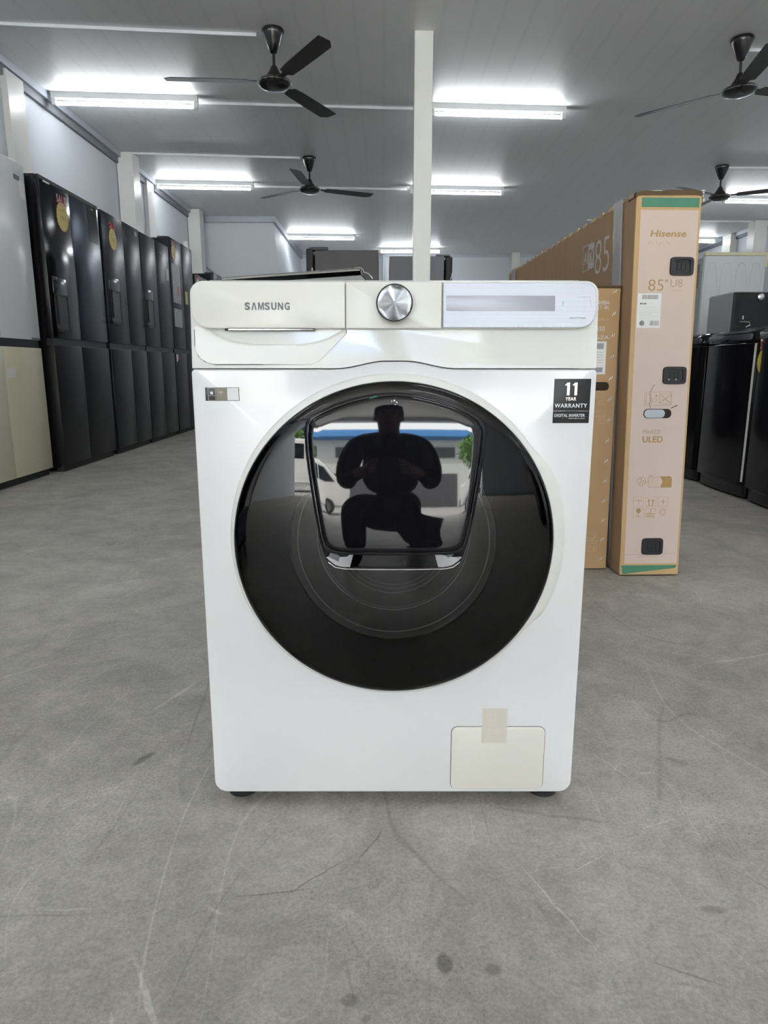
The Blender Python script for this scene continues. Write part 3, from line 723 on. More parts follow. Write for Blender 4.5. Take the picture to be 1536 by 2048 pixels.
stroke(b, [(.062, 1.190), (.064, 1.196), (.068, 1.194)], Yp, .0008)
obj('scuff_marks', b, 'faint', prt)
# white barcode label
b = NB(); box(b, .019, .097, Yp-.0004, Yp, .8510, .9595); lb = obj('shipping_label', b, 'label', H)
b = NB(); x = .034
while x < .086: wd = random.choice((.0009, .0015, .0022)); box(b, x, min(x+wd, .087), Yp-.0006, Yp-.0004, .9420, .9550); x += wd + random.choice((.0006, .001))
x = .062
while x < .090: wd = random.choice((.0012, .0022, .003)); box(b, x, min(x+wd, .092), Yp-.0006, Yp-.0004, .8590, .8740); x += wd + random.choice((.0010, .0016))
obj('barcode', b, 'labelgrey', lb)
text('lettering', '85U8', .027, .048, .9255, .9300, Yp-.0004, 'ink', lb, bold=.03)
b = NB()
for k, (x1, z) in enumerate([(.082, .917), (.088, .909), (.09, .901), (.07, .895), (.088, .889), (.06, .882)]): stroke(b, [(.027, z), (x1, z)], Yp-.0004, .0006)
lathe(b, [(.0085, Yp-.0005), (.0065, Yp-.0005)], (.036, 0, .866), 'Y', 16)
obj('small_print', b, mat('pale_ink', (.55, .55, .56, 1), .6), lb)
# black plastic hand clips
for (cx, cz, wd, ht, dents) in ((.158, 1.0435, .078, .058, 0), (.155, .698, .080, .058, 1), (.112, .109, .076, .060, 0)):
    b = NB(); pts = []
    for k in range(48):
        a = 2*pi*k/48; c_, s_ = cos(a), sin(a); q = .22
        pts.append((cx + wd/2*math.copysign(abs(c_)**.32, c_), cz + ht/2*math.copysign(abs(s_)**.32, s_)*(1 + .0*c_)))
    loft(b, [[(cx+(x-cx)*k, y, cz+(z-cz)*k) for x, z in pts] for k, y in ((1, Yp+.0002), (1, Yp-.003), (.95, Yp-.0055), (.70, Yp-.0055), (.66, Yp-.0015))])
    cl = obj('hand_clip', b, 'blackplastic', H, smooth=40)
    b = NB()
    for dx in (-.0135, 0, .0135): box(b, cx+dx-.003, cx+dx+.003, Yp-.0035, Yp-.001, cz-.013, cz+.012)
    box(b, cx-.022, cx+.018, Yp-.0035, Yp-.001, cz+.012, cz+.015); obj('clip_ribs', b, 'rubber', cl, .001)
    if dents:
        b = NB(); 
        for dx in (-.020, .004): lathe(b, [(.0028, Yp-.0062), (.002, Yp-.0052)], (cx+dx, 0, cz-.013), 'Y', 10)
        obj('clip_studs', b, 'steel', cl)
# hand hole with torn card
b = NB(); rslab(b, .057, .152, .5565, .5875, Yp-.0012, Yp, .014, .0003); hh = obj('hand_hole', b, mat('dark_hole', (.03, .02, .015, 1), .9), H)
b = NB(); rslab(b, .060, .130, .5580, .5855, Yp-.0016, Yp-.0012, .013, .0002); obj('foam_inside', b, mat('pale_foam', (.50, .53, .57, 1), .6, var=.08), hh)
b = NB(); stroke(b, [(.090, .668), (.082, .655), (.076, .640), (.078, .615), (.076, .600), (.081, .588)], Yp, .0014); stroke(b, [(.150, .590), (.163, .596), (.172, .599)], Yp, .0030); obj('tear', b, mat('tear_brown', (.16, .08, .03, 1), .9), prt)
# printed symbols
b = NB(); lw = .0009
frame_poly(b, .059, .151, .5990, .6440, Yp, lw); frame_poly(b, .109, .148, .604, .639, Yp, lw)
stroke(b, [(.112, .636), (.146, .607)], Yp, lw*2); stroke(b, [(.112, .608), (.146, .634)], Yp, lw*2); stroke(b, [(.110, .625), (.125, .617), (.140, .629)], Yp, lw)
frame_poly(b, .064, .082, .606, .636, Yp, lw); frame_poly(b, .086, .100, .610, .622, Yp, lw); lathe(b, [(.003, Yp-.0004), (.003, Yp)], (.098, 0, .631), 'Y', 10)
def sym(b_, par, m_): obj('handling_symbol', b_, m_, par); return NB()
def ring2d(bm, cx, cz, r, wd): stroke(bm, [(cx + r*cos(a*pi/10), cz + r*sin(a*pi/10)) for a in range(21)], Yp, wd)
b = sym(b, prt, 'goldprint'); ring2d(b, .062, .3405, .0155, lw*1.3)
stroke(b, [(.054, .348), (.062, .352), (.062, .342), (.056, .334), (.058, .328)], Yp, lw*2); stroke(b, [(.066, .345), (.072, .342), (.066, .335), (.070, .330)], Yp, lw*2); stroke(b, [(.072, .338), (.081, .338)], Yp, lw*2)
b = sym(b, prt, 'goldprint'); stroke(b, [(.086, .356), (.086, .325), (.092, .319), (.130, .319)], Yp, lw*1.5); stroke(b, [(.086, .356), (.165, .356)], Yp, lw*1.5); stroke(b, [(.088, .360), (.100, .360)], Yp, lw*2)
for z in (.350, .342, .334, .326): stroke(b, [(.091, z), (.122, z)], Yp, lw)
prism(b, [(.128, .319), (.168, .319), (.168, .350), (.162, .357), (.128, .357), (.136, .338)], Yp-.0004, Yp)
b = sym(b, prt, 'goldprint')
for (x, z, draw) in ((.037, .286, 0), (.081, .286, 1), (.124, .286, 2), (.039, .2465, 3), (.080, .2465, 4)):
    frame_poly(b, x, x+.036, z-.034, z, Yp, lw*.7)
    if draw == 0: stroke(b, [(.047, .2725), (.055, .2745), (.067, .2725)], Yp, lw*2.4); stroke(b, [(.057, .272), (.057, .258)], Yp, lw)
    if draw == 1:
        for x in (.092, .106): stroke(b, [(x, .256), (x, .272)], Yp, lw*3); prism(b, [(x-.005, .271), (x+.005, .271), (x, .279)], Yp-.0004, Yp)
        stroke(b, [(.090, .255), (.108, .255)], Yp, lw*1.5)
    if draw == 2: stroke(b, [(.130, .269), (.155, .269)], Yp, lw*1.4); stroke(b, [(.143, .260), (.143, .278)], Yp, lw*2)
    if draw == 3: lathe(b, [(.0085, Yp-.0004), (.0085, Yp)], (.057, 0, .2370), 'Y', 14); stroke(b, [(.057, .232), (.057, .219)], Yp, lw*1.4); stroke(b, [(.050, .219), (.064, .219)], Yp, lw*2)
    if draw == 4: stroke(b, [(.084, .226), (.112, .226)], Yp, lw*3); stroke(b, [(.084, .218), (.112, .218)], Yp, lw*3); stroke(b, [(.096, .242), (.102, .240), (.100, .231), (.094, .232)], Yp, lw*2)
    b = sym(b, prt, 'goldprint')
ring2d(b, .142, .232, .011, lw*1.6)
for k in range(3): stroke(b, [(.142+.006*cos(2.1*k+.6), .232+.006*sin(2.1*k+.6)), (.142+.006*cos(2.1*k+1.5), .232+.006*sin(2.1*k+1.5))], Yp, lw*2)
b = sym(b, prt, 'goldprint'); b.free()
b = NB(); stroke(b, [(.003, .078), (.05, .080), (.10, .0795), (.15, .083), (.20, .084)], Yf-.0006, .0012); stroke(b, [(.052, .070), (.136, .072)], Yp, .0010); obj('fold_crease', b, 'faint', prt)
# left flank: number, badge and clear tape.  local frame turned so the print faces -x
fr = bpy.data.objects.new('side_print', None)
def side_obj(o):
    """Turn a mesh built in the XZ plane (x = distance from the near end, mirrored) onto the flank."""
    for v in o.data.vertices:
        x, y, z = v.co.x + SHEAR[0]*v.co.z, v.co.y, v.co.z
        v.co = (-.0002 + y - SHEAR[0]*z, -x, z)
    return o
side_obj(text('lettering', '85', -.375, -.225, 1.062, 1.182, 0, 'whiteprint', H, bold=-.012))
b = NB(); frame_poly(b, -.520, -.385, 1.090, 1.186, 0, .004); box(b, -.4530, -.385, -.0004, 0, 1.090, 1.186); side_obj(obj('badge', b, 'whiteprint', H))
side_obj(text('lettering', 'AI', -.505, -.460, 1.115, 1.162, -.0002, 'whiteprint', H))
side_obj(text('lettering', 'TV', -.447, -.392, 1.115, 1.162, -.0005, 'cartondark', H, bold=.03))
for (y0, y1) in ((.095, .175), (1.70, 1.80)):
    b = NB(); rr = []
    prof = [(-.0025, .02), (-.0030, .4), (-.0035, .9), (-.006, 1.20), (-.008, 1.268), (.02, 1.274), (.19, 1.270), (.2150, 1.262), (.2140, .9), (.2135, .02)]
    loft(b, [[(x, y, z) for x, z in prof] for y in (y0 - .0, y0+.02, y1-.015, y1)], cap0=False, cap1=False)
    for v in b.verts: v.co.x += random.uniform(-.0015, .0015) if v.co.x < .1 else random.uniform(-.001, .001)
    o = obj('clear_tape', b, 'cleartape', H); s_ = o.modifiers.new('thick', 'SOLIDIFY'); s_.thickness = .0006

SHEAR[0] = .015
T = thing('television_carton', 'shorter brown carton with staples down its edge, between washing machine and pink-ended carton', 'carton', (.812, 2.40, 0), R(1.9))
b = NB(); box(b, -.165, 0, 0, 1.62, .004, .985); obj('carton_body', b, 'carton', T, .003)
b = NB(); box(b, -.166, .001, -.001, 1.2, .9855, .993); obj('top_lip', b, mat('dark_lip', (.10, .06, .03, 1), .9), T, .001)
Yp = -.0003
text('lettering', 'TOSHIBA', -.103, -.037, .9160+.0155, .9305+.0145, Yp, 'whiteprint', T, bold=.02)
text('lettering', 'SMART 4K', -.113, -.037, .9150, .9290, Yp, 'whiteprint', T, bold=.0)
text('lettering', '65" 164cm', -.112, -.037, .8790, .8880, Yp, 'tanprint', T)
text('lettering', '65Z550', -.113, -.0495, .8450, .8605, Yp, 'whiteprint', T, bold=.01)
text('lettering', 'REGZA', -.108, -.033, .8180, .8305, Yp, 'whiteprint', T, bold=.01)
b = NB(); box(b, -.128, -.0405, Yp-.0005, Yp, .7010, .8110); lb = obj('shipping_label', b, 'label', T)
b = NB(); box(b, -.110, -.0505, Yp-.0007, Yp-.0005, .7860, .8050); box(b, -.110, -.0505, Yp-.0007, Yp-.0005, .7080, .7240)
for z in (.775, .765, .757, .748, .740): box(b, -.12, -.052, Yp-.0006, Yp-.0005, z, z+.001)
obj('barcode', b, 'labelgrey', lb)
b = NB(); rslab(b, -.118, -.0250, .6460, .6750, -.0014, 0, .0135, .0004); obj('hand_hole', b, mat('dark_hole_brown', (.03, .018, .01, 1), .9), T)
b = NB(); 
frame_poly(b, -.10, -.037, .598, .622, Yp, .0011); stroke(b, [(-.055, .60), (-.045, .607), (-.05, .614), (-.06, .610), (-.055, .601)], Yp, .0015)
b = sym(b, T, 'tanprint'); frame_poly(b, -.12, -.034, .556, .576, Yp, .0013); frame_poly(b, -.10, -.042, .560, .571, Yp, .0011)
b = sym(b, T, 'tanprint'); frame_poly(b, -.12, -.034, .532, .553, Yp, .0013); stroke(b, [(-.06, .538), (-.045, .545), (-.06, .548)], Yp, .0013); b = sym(b, T, 'tanprint')
for z in (.1080, .0700):
    frame_poly(b, -.0730, -.0400, z, z+.031, Yp, .0015)
    if z > .1: stroke(b, [(-.066, .120), (-.058, .112), (-.050, .120), (-.046, .130)], Yp, .004)
    else:
        for x in (-.064, -.050): stroke(b, [(x, .074), (x, .094)], Yp, .003)
    b = sym(b, T, 'tanprint')
b.free()
for i in range(14):
    z = .974 - i*.0715
    b = NB(); tube(b, [(-.0265, -.001, z-.007), (-.0240, -.004, z-.002), (-.0215, -.001, z+.002)], .0015, 6); tube(b, [(-.0200, -.001, z-.004), (-.0175, -.0045, z+.001), (-.0150, -.001, z+.006)], .0015, 6)
    obj('staple', b, 'mark', T)
SHEAR[0] = 0

# ------------------------------------------------------------------ price bursts
def burst(parent, x, z, y, r=.085, m='yellowpale', red='red', redn='SALE', sx=1.0, top=True):
    b = NB(); N_ = 44
    pts = [(x + sx*(r*(1 + (.045 if k % 2 else 0)))*cos(2*pi*k/N_), z + (r*1.1*(1 + (.045 if k % 2 else 0)))*sin(2*pi*k/N_)) for k in range(N_)]
    prism(b, pts, y-.0015, y); bo = obj('price_burst', b, 'orange', parent)
    b = NB(); prism(b, [(x + (px-x)*.93, z + (pz-z)*.93) for px, pz in pts], y-.0022, y-.0014); obj('card_face', b, m, bo)
    b = NB()
    for k in range(4): 
        xx = x - r*.45 + k*r*.28; stroke(b, [(xx, z-.02), (xx+r*.12, z+.01), (xx+r*.1, z-.025)], y-.0022, .004)
    stroke(b, [(x-r*.5, z+r*.5), (x+r*.45, z+r*.5)], y-.0022, .005); obj('faded_figures', b, 'goldprint', bo)
    if top: text('lettering', redn, x-r*.85, x+r*.85, z+r*1.0, z+r*1.0+.055, y-.0012, red, bo, bold=.04)
    return bo

# ------------------------------------------------------------------ fridges along the left wall (front = local -y, width along +x from 0)
def fridge(name, label, y0, wid, hgt, front_x, split=.5, door_m='fridge', door_m2=None, low_m=None, zsplit=.895, disp=None, sticker=None, gap=.045, group='black four-door fridges along the left wall', top_box=False, side='darkside'):
    t = thing(name, label, 'fridge', (front_x, y0, 0), R(90), group)
    b = NB(); box(b, .004, wid-.004, .045, .59, .03, hgt-.012); obj('cabinet', b, side, t, .004)
    b = NB(); box(b, .02, wid-.02, .02, .07, .0, .045); obj('plinth', b, 'rubber', t)
    xs = wid*split; g = .0025
    doors = []
    for (xa, xb, za, zb, mm, nm) in ((0, xs-g, zsplit+gap/2, hgt, door_m, 'upper_door'), (xs+g, wid, zsplit+gap/2, hgt, door_m2 or door_m, 'upper_door'),
                                (0, xs-g, .045, zsplit-gap/2, low_m or door_m, 'lower_door'), (xs+g, wid, .045, zsplit-gap/2, low_m or door_m2 or door_m, 'lower_door')):
        b = NB(); rslab(b, xa, xb, za, zb, 0, .05, .004, .003, 3); doors.append(obj(nm, b, mm, t))
    b = NB(); box(b, .006, wid-.006, .012, .06, zsplit-gap/2, zsplit+gap/2); obj('handle_recess', b, 'blackplastic', t)
    b = NB(); 
    for xx in (.03, wid-.03): box(b, xx-.025, xx+.025, .03, .12, hgt-.013, hgt+.004)
    obj('hinge_cap', b, 'blackplastic', t, .004)
    if disp:
        xa, xb, za, zm, zb = disp   # recess za..zm, panel zm..zb
        b = NB(); rslab(b, xa, xb, zm, zb, -.003, .001, .004, .001, 3); dpn = obj('control_strip', b, M['speckle'], doors[0])
        b = NB(); box(b, xa+.012, xb-.012, -.0025, .0, za+.02, zm)
        box(b, xa+.03, xa+.045, -.012, 0, za+.05, zm); obj('dispenser_bay', b, mat('dispenser_black', (.004, .004, .004, 1), .25), doors[0])
        b = NB(); frame_poly(b, xa, xb, za, zm, 0, .01, .005); box(b, xa, xb, -.014, 0, za, za+.018); obj('dispenser_frame', b, 'darkside', doors[0], .001)
        pass
    if sticker: burst(doors[0], sticker[0], sticker[1], -.0005, sticker[2], red=sticker[3])
    return t, doors
f1, d1 = fridge('fridge', 'glossy black fridge with water dispenser beside the white and beige fridge', 4.772, .935, 1.95, -2.24, .465, 'fridgegloss', 'fridgeblue', 'darkside',
                disp=(.062, .265, .965, 1.215, 1.325), sticker=(.305, 1.745, .085, 'pinkcard'))
b = NB(); box(b, .735, .905, -.0012, 0, 1.665, 1.925); lf = obj('dark_leaflet', b, 'fridgegloss', d1[1])
b = NB(); box(b, .805, .845, -.0018, -.0012, 1.90, 1.906); obj('leaflet_mark', b, 'mark', lf)
b = NB(); box(b, .004, .93, -.0008, 0, 1.925, 1.949); obj('door_cap', b, 'darkside', d1[1])
b = NB(); box(b, .06, .15, -.0010, 0, 1.917, 1.928); obj('faint_logo', b, 'mark', d1[0])
f2, d2 = fridge('fridge', 'matt black fridge with dispenser, second of the dark row, red lettering over its price burst', 5.765, .85, 1.945, -2.24, .53, 'fridge', disp=(.06, .285, 1.075, 1.345, 1.445), sticker=(.215, 1.755, .075, 'red'))
b = NB(); box(b, .74, .80, -.0012, 0, 1.875, 1.915); obj('small_label', b, 'greytext', d2[1])
f3, d3 = fridge('fridge', 'black fridge with small dispenser, third of the dark row, no price burst', 6.64, .85, 1.94, -2.24, .5, 'fridge', disp=(.05, .27, 1.09, 1.35, 1.44))
b = NB(); box(b, .74, .82, -.0012, 0, 1.60, 1.72); obj('energy_label', b, 'label', d3[1])
b = NB(); box(b, .55, .61, -.0012, 0, 1.83, 1.86); obj('small_label', b, 'greytext', d3[1])
f4, d4 = fridge('fridge', 'taller grey-black fridge with white leaflets on its door, behind the third black fridge', 7.53, .86, 2.055, -2.24, .5, 'fridge', sticker=(.14, 1.915, .065, 'pinkcard'))
for (z0, z1) in ((1.40, 1.80), (1.15, 1.34)):
    b = NB(); box(b, .05, .33, -.0012, 0, z0, z1); lf = obj('leaflet', b, mat('leaflet_grey', (.42, .44, .47, 1), .4, var=.3, scale=14), d4[0])
b = NB(); box(b, .19, .27, -.0018, -.0010, 1.48, 1.58); obj('leaflet_picture', b, 'pinkcard', lf)
b = NB(); box(b, .50, .60, -.0012, 0, 1.42, 1.56); obj('price_note', b, 'yellowpale', d4[1])
b = NB(); box(b, .03, .07, -.0012, 0, .78, .86); obj('energy_label', b, 'label', d4[2]); b = NB(); box(b, .07, .12, -.0012, 0, .80, .86); obj('energy_label', b, 'red', d4[2])
f5, d5 = fridge('fridge', 'black fridge with yellow burst, first one past the taller fridge', 8.48, .84, 1.80, -2.24, .5, 'fridge', sticker=(.13, 1.69, .065, 'red'))
f6, d6 = fridge('fridge', 'dark grey fridge near the far white column, one before the last of the row', 9.42, .84, 1.94, -2.24, .5, 'fridge', sticker=(.62, 1.72, .06, 'red'))
f7, d7 = fridge('fridge', 'farthest black fridge of the left row, mostly hidden', 10.4, .8, 1.85, -2.24, .5, 'darkside')
f0, d0 = fridge('fridge', 'white over beige four-door fridge at the left edge', 3.775, .915, 1.975, -2.29, .48, 'white_door', low_m='beige_door', gap=.05, zsplit=.873, group='white over beige fridge')
b = NB(); box(b, .78, .85, -.0010, 0, 1.865, 1.895); obj('small_label', b, 'greytext', d0[1])
b = NB(); lathe(b, [(.038, -.0005), (.038, -.0015), (.001, -.0015)], (.868, 0, 1.84), 'Y', 24); box(b, .84, .90, -.0012, 0, 1.765, 1.81); obj('round_label', b, 'mark', d0[1])
b = NB(); box(b, .80, .915, -.0012, 0, .900, .912); obj('badge', b, 'greytext', d0[1])
b = NB(); box(b, .46, .56, -.0012, 0, .660, .715); obj('white_label', b, 'label', d0[3])
for i, (y, lb) in enumerate([(2.6, 'black fridge just outside the left edge, seen only mirrored in the washer door'), (-.2, 'black fridge near the shopfront, mirrored at the left of the washer door'), (-1.3, 'black fridge nearest the open shopfront on the left')]):
    c = copy_tree(f3); c.location = (-2.24, y, 0); c['label'] = lb

# ------------------------------------------------------------------ top loaders along the right side
def top_loader(label, loc, rz, w_=.56, h_=.92, group='black top-load washers in the right row', sticker=False, strip=False):
    t = thing('top_load_washer', label, 'washing machine', loc, rz, group)
    b = NB()
    # cabinet front slightly bowed
    pts = [(.0, .025), (.02, .006), (w_*.25, -.006), (w_*.5, -.010), (w_*.75, -.006), (w_-.02, .006), (w_, .025), (w_, .60), (0, .60)]
    loft(b, [[(x, y, z) for x, y in pts] for z in (.075, h_-.065)]); cab = obj('cabinet', b, 'fridgegloss', t, .006)
    b = NB(); loft(b, [[(x*(1-.04)+w_*.02, y*.96+.02, z) for x, y in pts] for z in (.012, .075)]); obj('plinth', b, 'blackplastic', t, .004)
    b = NB(); loft(b, [[(x, y, z) for x, y in pts] for z, in ((h_-.062,),)] + [[(x, y+.008, z) for x, y in pts] for z in (h_-.012,)] + [[(x, y+.02, h_) for x, y in pts]]); obj('top_band', b, 'black', t, .003)
    b = NB(); rslab(b, .04, w_-.04, h_-.052, h_-.018, -.0105, .01, .006, .001, 3); 
    for v in b.verts: v.co.y += .004
    obj('front_grip', b, mat('smoky_trim', (.06, .065, .085, 1), .12), t)
    b = NB(); loft(b, [[(.03, .05, h_), (w_-.03, .05, h_), (w_-.03, .46, h_), (.03, .46, h_)], [(.035, .055, h_+.010), (w_-.035, .055, h_+.010), (w_-.035, .455, h_+.018), (.035, .455, h_+.018)]]); ld = obj('lid', b, 'black', t, .004)
    b = NB(); box(b, w_*.3, w_*.7, .048, .056, h_+.002, h_+.009); obj('lid_handle', b, 'chrome', ld)
    b = NB(); loft(b, [[(.01, .46, h_), (w_-.01, .46, h_), (w_-.01, .60, h_), (.01, .60, h_)], [(.015, .50, h_+.06), (w_-.015, .50, h_+.06), (w_-.015, .59, h_+.075), (.015, .59, h_+.075)]]); obj('control_panel', b, 'blackplastic', t, .006)
    for x in (.05, w_-.05):
        b = NB(); lathe(b, [(.022, 0), (.022, .013)], (x, .08, 0), 'Z', 16); obj('foot', b, 'rubber', t)
    if strip:
        b = NB(); box(b, w_-.012, w_-.003, .008, .016, .10, h_-.07); obj('side_strip', b, 'ring', t)
    if sticker:
        burst(cab, .078, .755, -.0010+.006, .062, 'yellow', redn='SAVE')
    return t
XW = 1.975
top_loader('black top-load washer with pale strip down its near corner, right of the tall carton', (XW, 4.30, 0), R(-90), .555, strip=True)
wc = top_loader('black top-load washer cut by the right edge, with bright yellow price burst', (XW, 3.72, 0), R(-90), .56, sticker=True)
b = NB(); stroke(b, [(.030, .900), (.047, .893), (.052, .882), (.046, .872), (.048, .862), (.062, .858)], -.004, .010, .001); stroke(b, [(.052, .882), (.066, .886)], -.004, .008, .001); obj('white_figure', b, 'mark', wc)
top_loader('black top-load washer mostly hidden by the tall carton', (XW, 4.90, 0), R(-90), .555)
for y, lb in ((3.10, 'black top-load washer just past the right edge, next to the yellow-marked one'), (.60, 'black top-load washer beside the camera on the right, mirrored in the door'), (-1.2, 'black top-load washer nearest the shopfront on the right')):
    c = copy_tree(wc); c.location = (XW, y, 0); c['label'] = lb
# small black appliance with grey flank behind that row
t = thing('chest_freezer', 'squat black appliance with grey side and round silver badge, behind the right washers', 'freezer', (2.5, 5.08, 0), 0)
b = NB(); box(b, 0, .86, .012, .40, .03, 1.252); obj('cabinet', b, 'greybox', t, .012)
b = NB(); rslab(b, 0, .86, .03, 1.245, 0, .02, .008, .004); obj('front_panel', b, 'darkside', t)
b = NB(); lathe(b, [(.024, 0), (.024, -.008), (.018, -.012), (.001, -.012)], (.185, 0, 1.215), 'Y', 20); obj('round_badge', b, 'steel', t)
b = NB(); box(b, .070, .078, -.004, 0, 1.060, 1.085); obj('lock', b, 'steel', t)
b = NB(); tube(b, [(.05, -.004, 1.04), (.06, -.012, 1.042), (.12, -.012, 1.04), (.125, -.012, 1.02), (.10, -.004, 1.005)], .004); obj('wire_handle', b, 'steel', t)
b = NB(); box(b, .04, .82, .05, .36, 0, .04); obj('base', b, 'rubber', t)
# white cabinet with embossed loops and vented flank
t = thing('upright_freezer', 'tall white cabinet with faint embossed loops and slotted grey side, right of the carton', 'freezer', (2.945, 6.6, 0), 0)
b = NB(); box(b, 0, .56, .03, .60, .03, 1.715); obj('cabinet', b, 'greypaint', t, .006)
b = NB(); rslab(b, 0, .56, .03, 1.722, 0, .04, .012, .006); fp = obj('front_panel', b, mat('pale_white_panel', (.66, .68, .72, 1), .4, var=.02), t)
b = NB()
for k in range(4):
    cx = .07 + k*.135; 
    stroke(b, [(cx-.05, 1.25), (cx-.048, 1.55), (cx-.03, 1.64), (cx, 1.665), (cx+.03, 1.64), (cx+.055, 1.5), (cx+.10, 1.25)], 0, .006, .002)
obj('embossing', b, mat('pale_white_emboss', (.62, .64, .68, 1), .4), fp)
b = NB(); box(b, -.004, .57, -.005, .06, 1.722, 1.752); box(b, .548, .572, -.004, .05, 1.62, 1.75); obj('edge_guard', b, mat('pale_yellow_foam', (.70, .68, .48, 1), .6), t, .004)
b = NB()
for k in range(16): box(b, -.003, .004, .10, .30, 1.45 + k*.0135, 1.456 + k*.0135)
obj('vent_slots', b, 'seam', t)

# ------------------------------------------------------------------ appliances behind the washing machine
def side_fridge(label, x0, x1, y, h, door_left, m='darkside'):
    t = thing('fridge', label, 'fridge', (x0, y, 0), 0, 'dark fridges seen from the side at the back')
    w_ = x1-x0; dx = .075
    a, c = (dx, w_) if door_left else (0, w_-dx)
    b = NB(); box(b, a+.004, c-.004, 0, .70, .03, h-.012); obj('cabinet', b, mat('dark_flank', (.040, .038, .040, 1), .45) if door_left else mat('blue_grey_flank', (.085, .087, .10, 1), .4, metal=.3), t, .004)
    b = NB(); a, c = (0, dx-.01) if door_left else (w_-dx+.01, w_); box(b, a, c, -.01, .70, .045, h-.02 if not door_left else h); dd = obj('door', b, 'darkside', t, .008)
    b = NB(); 
    if door_left: box(b, .03, .20, .02, .12, h-.012, h+.018)
    else: box(b, w_-.16, w_-.02, .02, .12, h-.014, h+.004)
    obj('hinge_cap', b, 'blackplastic', t, .006)
    b = NB(); xx = (.045 if door_left else w_-.012); tube(b, [(xx-.004, -.012, h-.23), (xx+.008, -.014, h-.20), (xx+.010, -.014, h-.17)], .005); obj('cable_clip', b, 'mark', dd)
    b = NB(); tube(b, [(w_*.5-.2, 0.05, .02), (w_*.5+.2, .05, .02)], .02); obj('roller', b, 'rubber', t)
    return t
side_fridge('black fridge seen side-on left of the post, door edge at its left', -.718, -.048, 6.65, 1.79, True)
side_fridge('blue-black fridge seen side-on partly behind the white post', .049, .665, 7.0, 1.79, False)
# black washer with a raised slanting lid, just behind and left
t = thing('top_load_washer', 'black top-load washer with slanting chrome-edged lid, just behind the white machine', 'washing machine', (-.66, 3.0, 0), 0)
b = NB(); box(b, 0, .60, 0, .58, .03, 1.00); obj('cabinet', b, 'blackplastic', t, .01)
b = NB(); loft(b, [[(.0, y, 1.0), (.60, y, 1.0), (.585, y, 1.085), (.565, y, 1.105), (.10, y, 1.075), (.0, y, 1.06)] for y in (0, .58)]); obj('top_deck', b, 'black', t, .004)
b = NB(); loft(b, [[(-.02, y, 1.080), (.10, y, 1.089), (.56, y, 1.118), (.565, y, 1.128), (.10, y, 1.098), (-.02, y, 1.088)] for y in (-.004, .50)]); ld = obj('lid', b, mat('smoky_lid', (.05, .048, .045, 1), .15, metal=.4), t, .001)
b = NB(); tube(b, [(.54, -.006, 1.129), (.56, -.008, 1.129), (.572, -.008, 1.122), (.575, -.006, 1.112), (.595, -.004, 1.106), (.612, -.002, 1.085)], .0035); obj('chrome_edge', b, 'chrome', ld)
b = NB(); tube(b, [(-.02, -.005, 1.090), (.10, -.005, 1.100), (.56, -.005, 1.129)], .0016); obj('lid_rim', b, 'steel', ld)
for x in (.05, .55):
    b = NB(); lathe(b, [(.022, 0), (.022, .032)], (x, .05, 0), 'Z', 16); obj('foot', b, 'rubber', t)

# ------------------------------------------------------------------ what the door mirrors: trolley, photographer, street
t = thing('flat_trolley', 'low trolley with a blue-grey flat load, mirrored at the left of the washer door', 'trolley', (-1.25, .15, 0), R(8))
b = NB(); box(b, -.24, .24, -.35, .35, .14, .18); obj('deck', b, 'blackplastic', t, .01)
b = NB(); box(b, -.22, .22, -.33, .33, .18, .40); obj('load', b, mat('blue_grey_wrap', (.20, .23, .33, 1), .3), t, .01)
for x in (-.19, .19):
    for y in (-.29, .29):
        b = NB(); lathe(b, [(.05, -.02), (.06, -.012), (.06, .012), (.05, .02)], (x, y, .06), 'X', 20); obj('wheel', b, 'rubber', t)
        b = NB(); box(b, x-.028, x-.022, y-.015, y+.015, .06, .14); box(b, x+.022, x+.028, y-.015, y+.015, .06, .14); obj('wheel_fork', b, 'steel', t)

def skinned(name, chains, mats, classify, parent=None, sub=1, root=None):
    """chains: lists of (x, y, z, rx[, ry]); points that coincide are shared, so the figure is one continuous skin."""
    vs, rad, es, idx = [], [], [], {}
    for ch_ in chains:
        prev = None
        for p in ch_:
            key = tuple(round(q, 4) for q in p[:3])
            if key not in idx: idx[key] = len(vs); vs.append(p[:3]); rad.append((p[3], p[4] if len(p) > 4 else p[3]))
            i = idx[key]
            if prev is not None and prev != i: es.append((prev, i))
            prev = i
    me = bpy.data.meshes.new(name); me.from_pydata(vs, es, []); o = bpy.data.objects.new(name, me); C.objects.link(o)
    o.modifiers.new('skin', 'SKIN'); o.modifiers.new('sub', 'SUBSURF').levels = sub
    o.modifiers['sub'].render_levels = sub
    for i, sv in enumerate(me.skin_vertices[0].data): sv.radius = rad[i]; sv.use_root = (i == 0)
    bpy.context.view_layer.update(); dg = bpy.context.evaluated_depsgraph_get()
    m2 = bpy.data.meshes.new_from_object(o.evaluated_get(dg)); bpy.data.objects.remove(o)
    m2.materials.clear()
    for q in mats: m2.materials.append(M[q])
    for p in m2.polygons: p.use_smooth = True; p.material_index = classify(p.center)
    o = bpy.data.objects.new(name, m2); C.objects.link(o)
    if parent is not None: o.parent = parent
    return o
pp = thing('person', 'person in dark clothes kneeling and holding up a phone, mirrored in the washer door', 'person', (0, 0, 0))
pel = (.02, -.62, .44, .19, .14)
sp = [pel, (.02, -.58, .60, .20, .14), (.01, -.52, .76, .235, .14), (.0, -.46, .895, .20, .12), (0, -.43, .93, .095, .085), (0, -.40, .975, .072, .07)]
head = [sp[-1], (0, -.385, 1.03, .080, .085), (0, -.38, 1.08, .092, .10), (0, -.385, 1.14, .088, .098), (0, -.39, 1.175, .06, .065)]
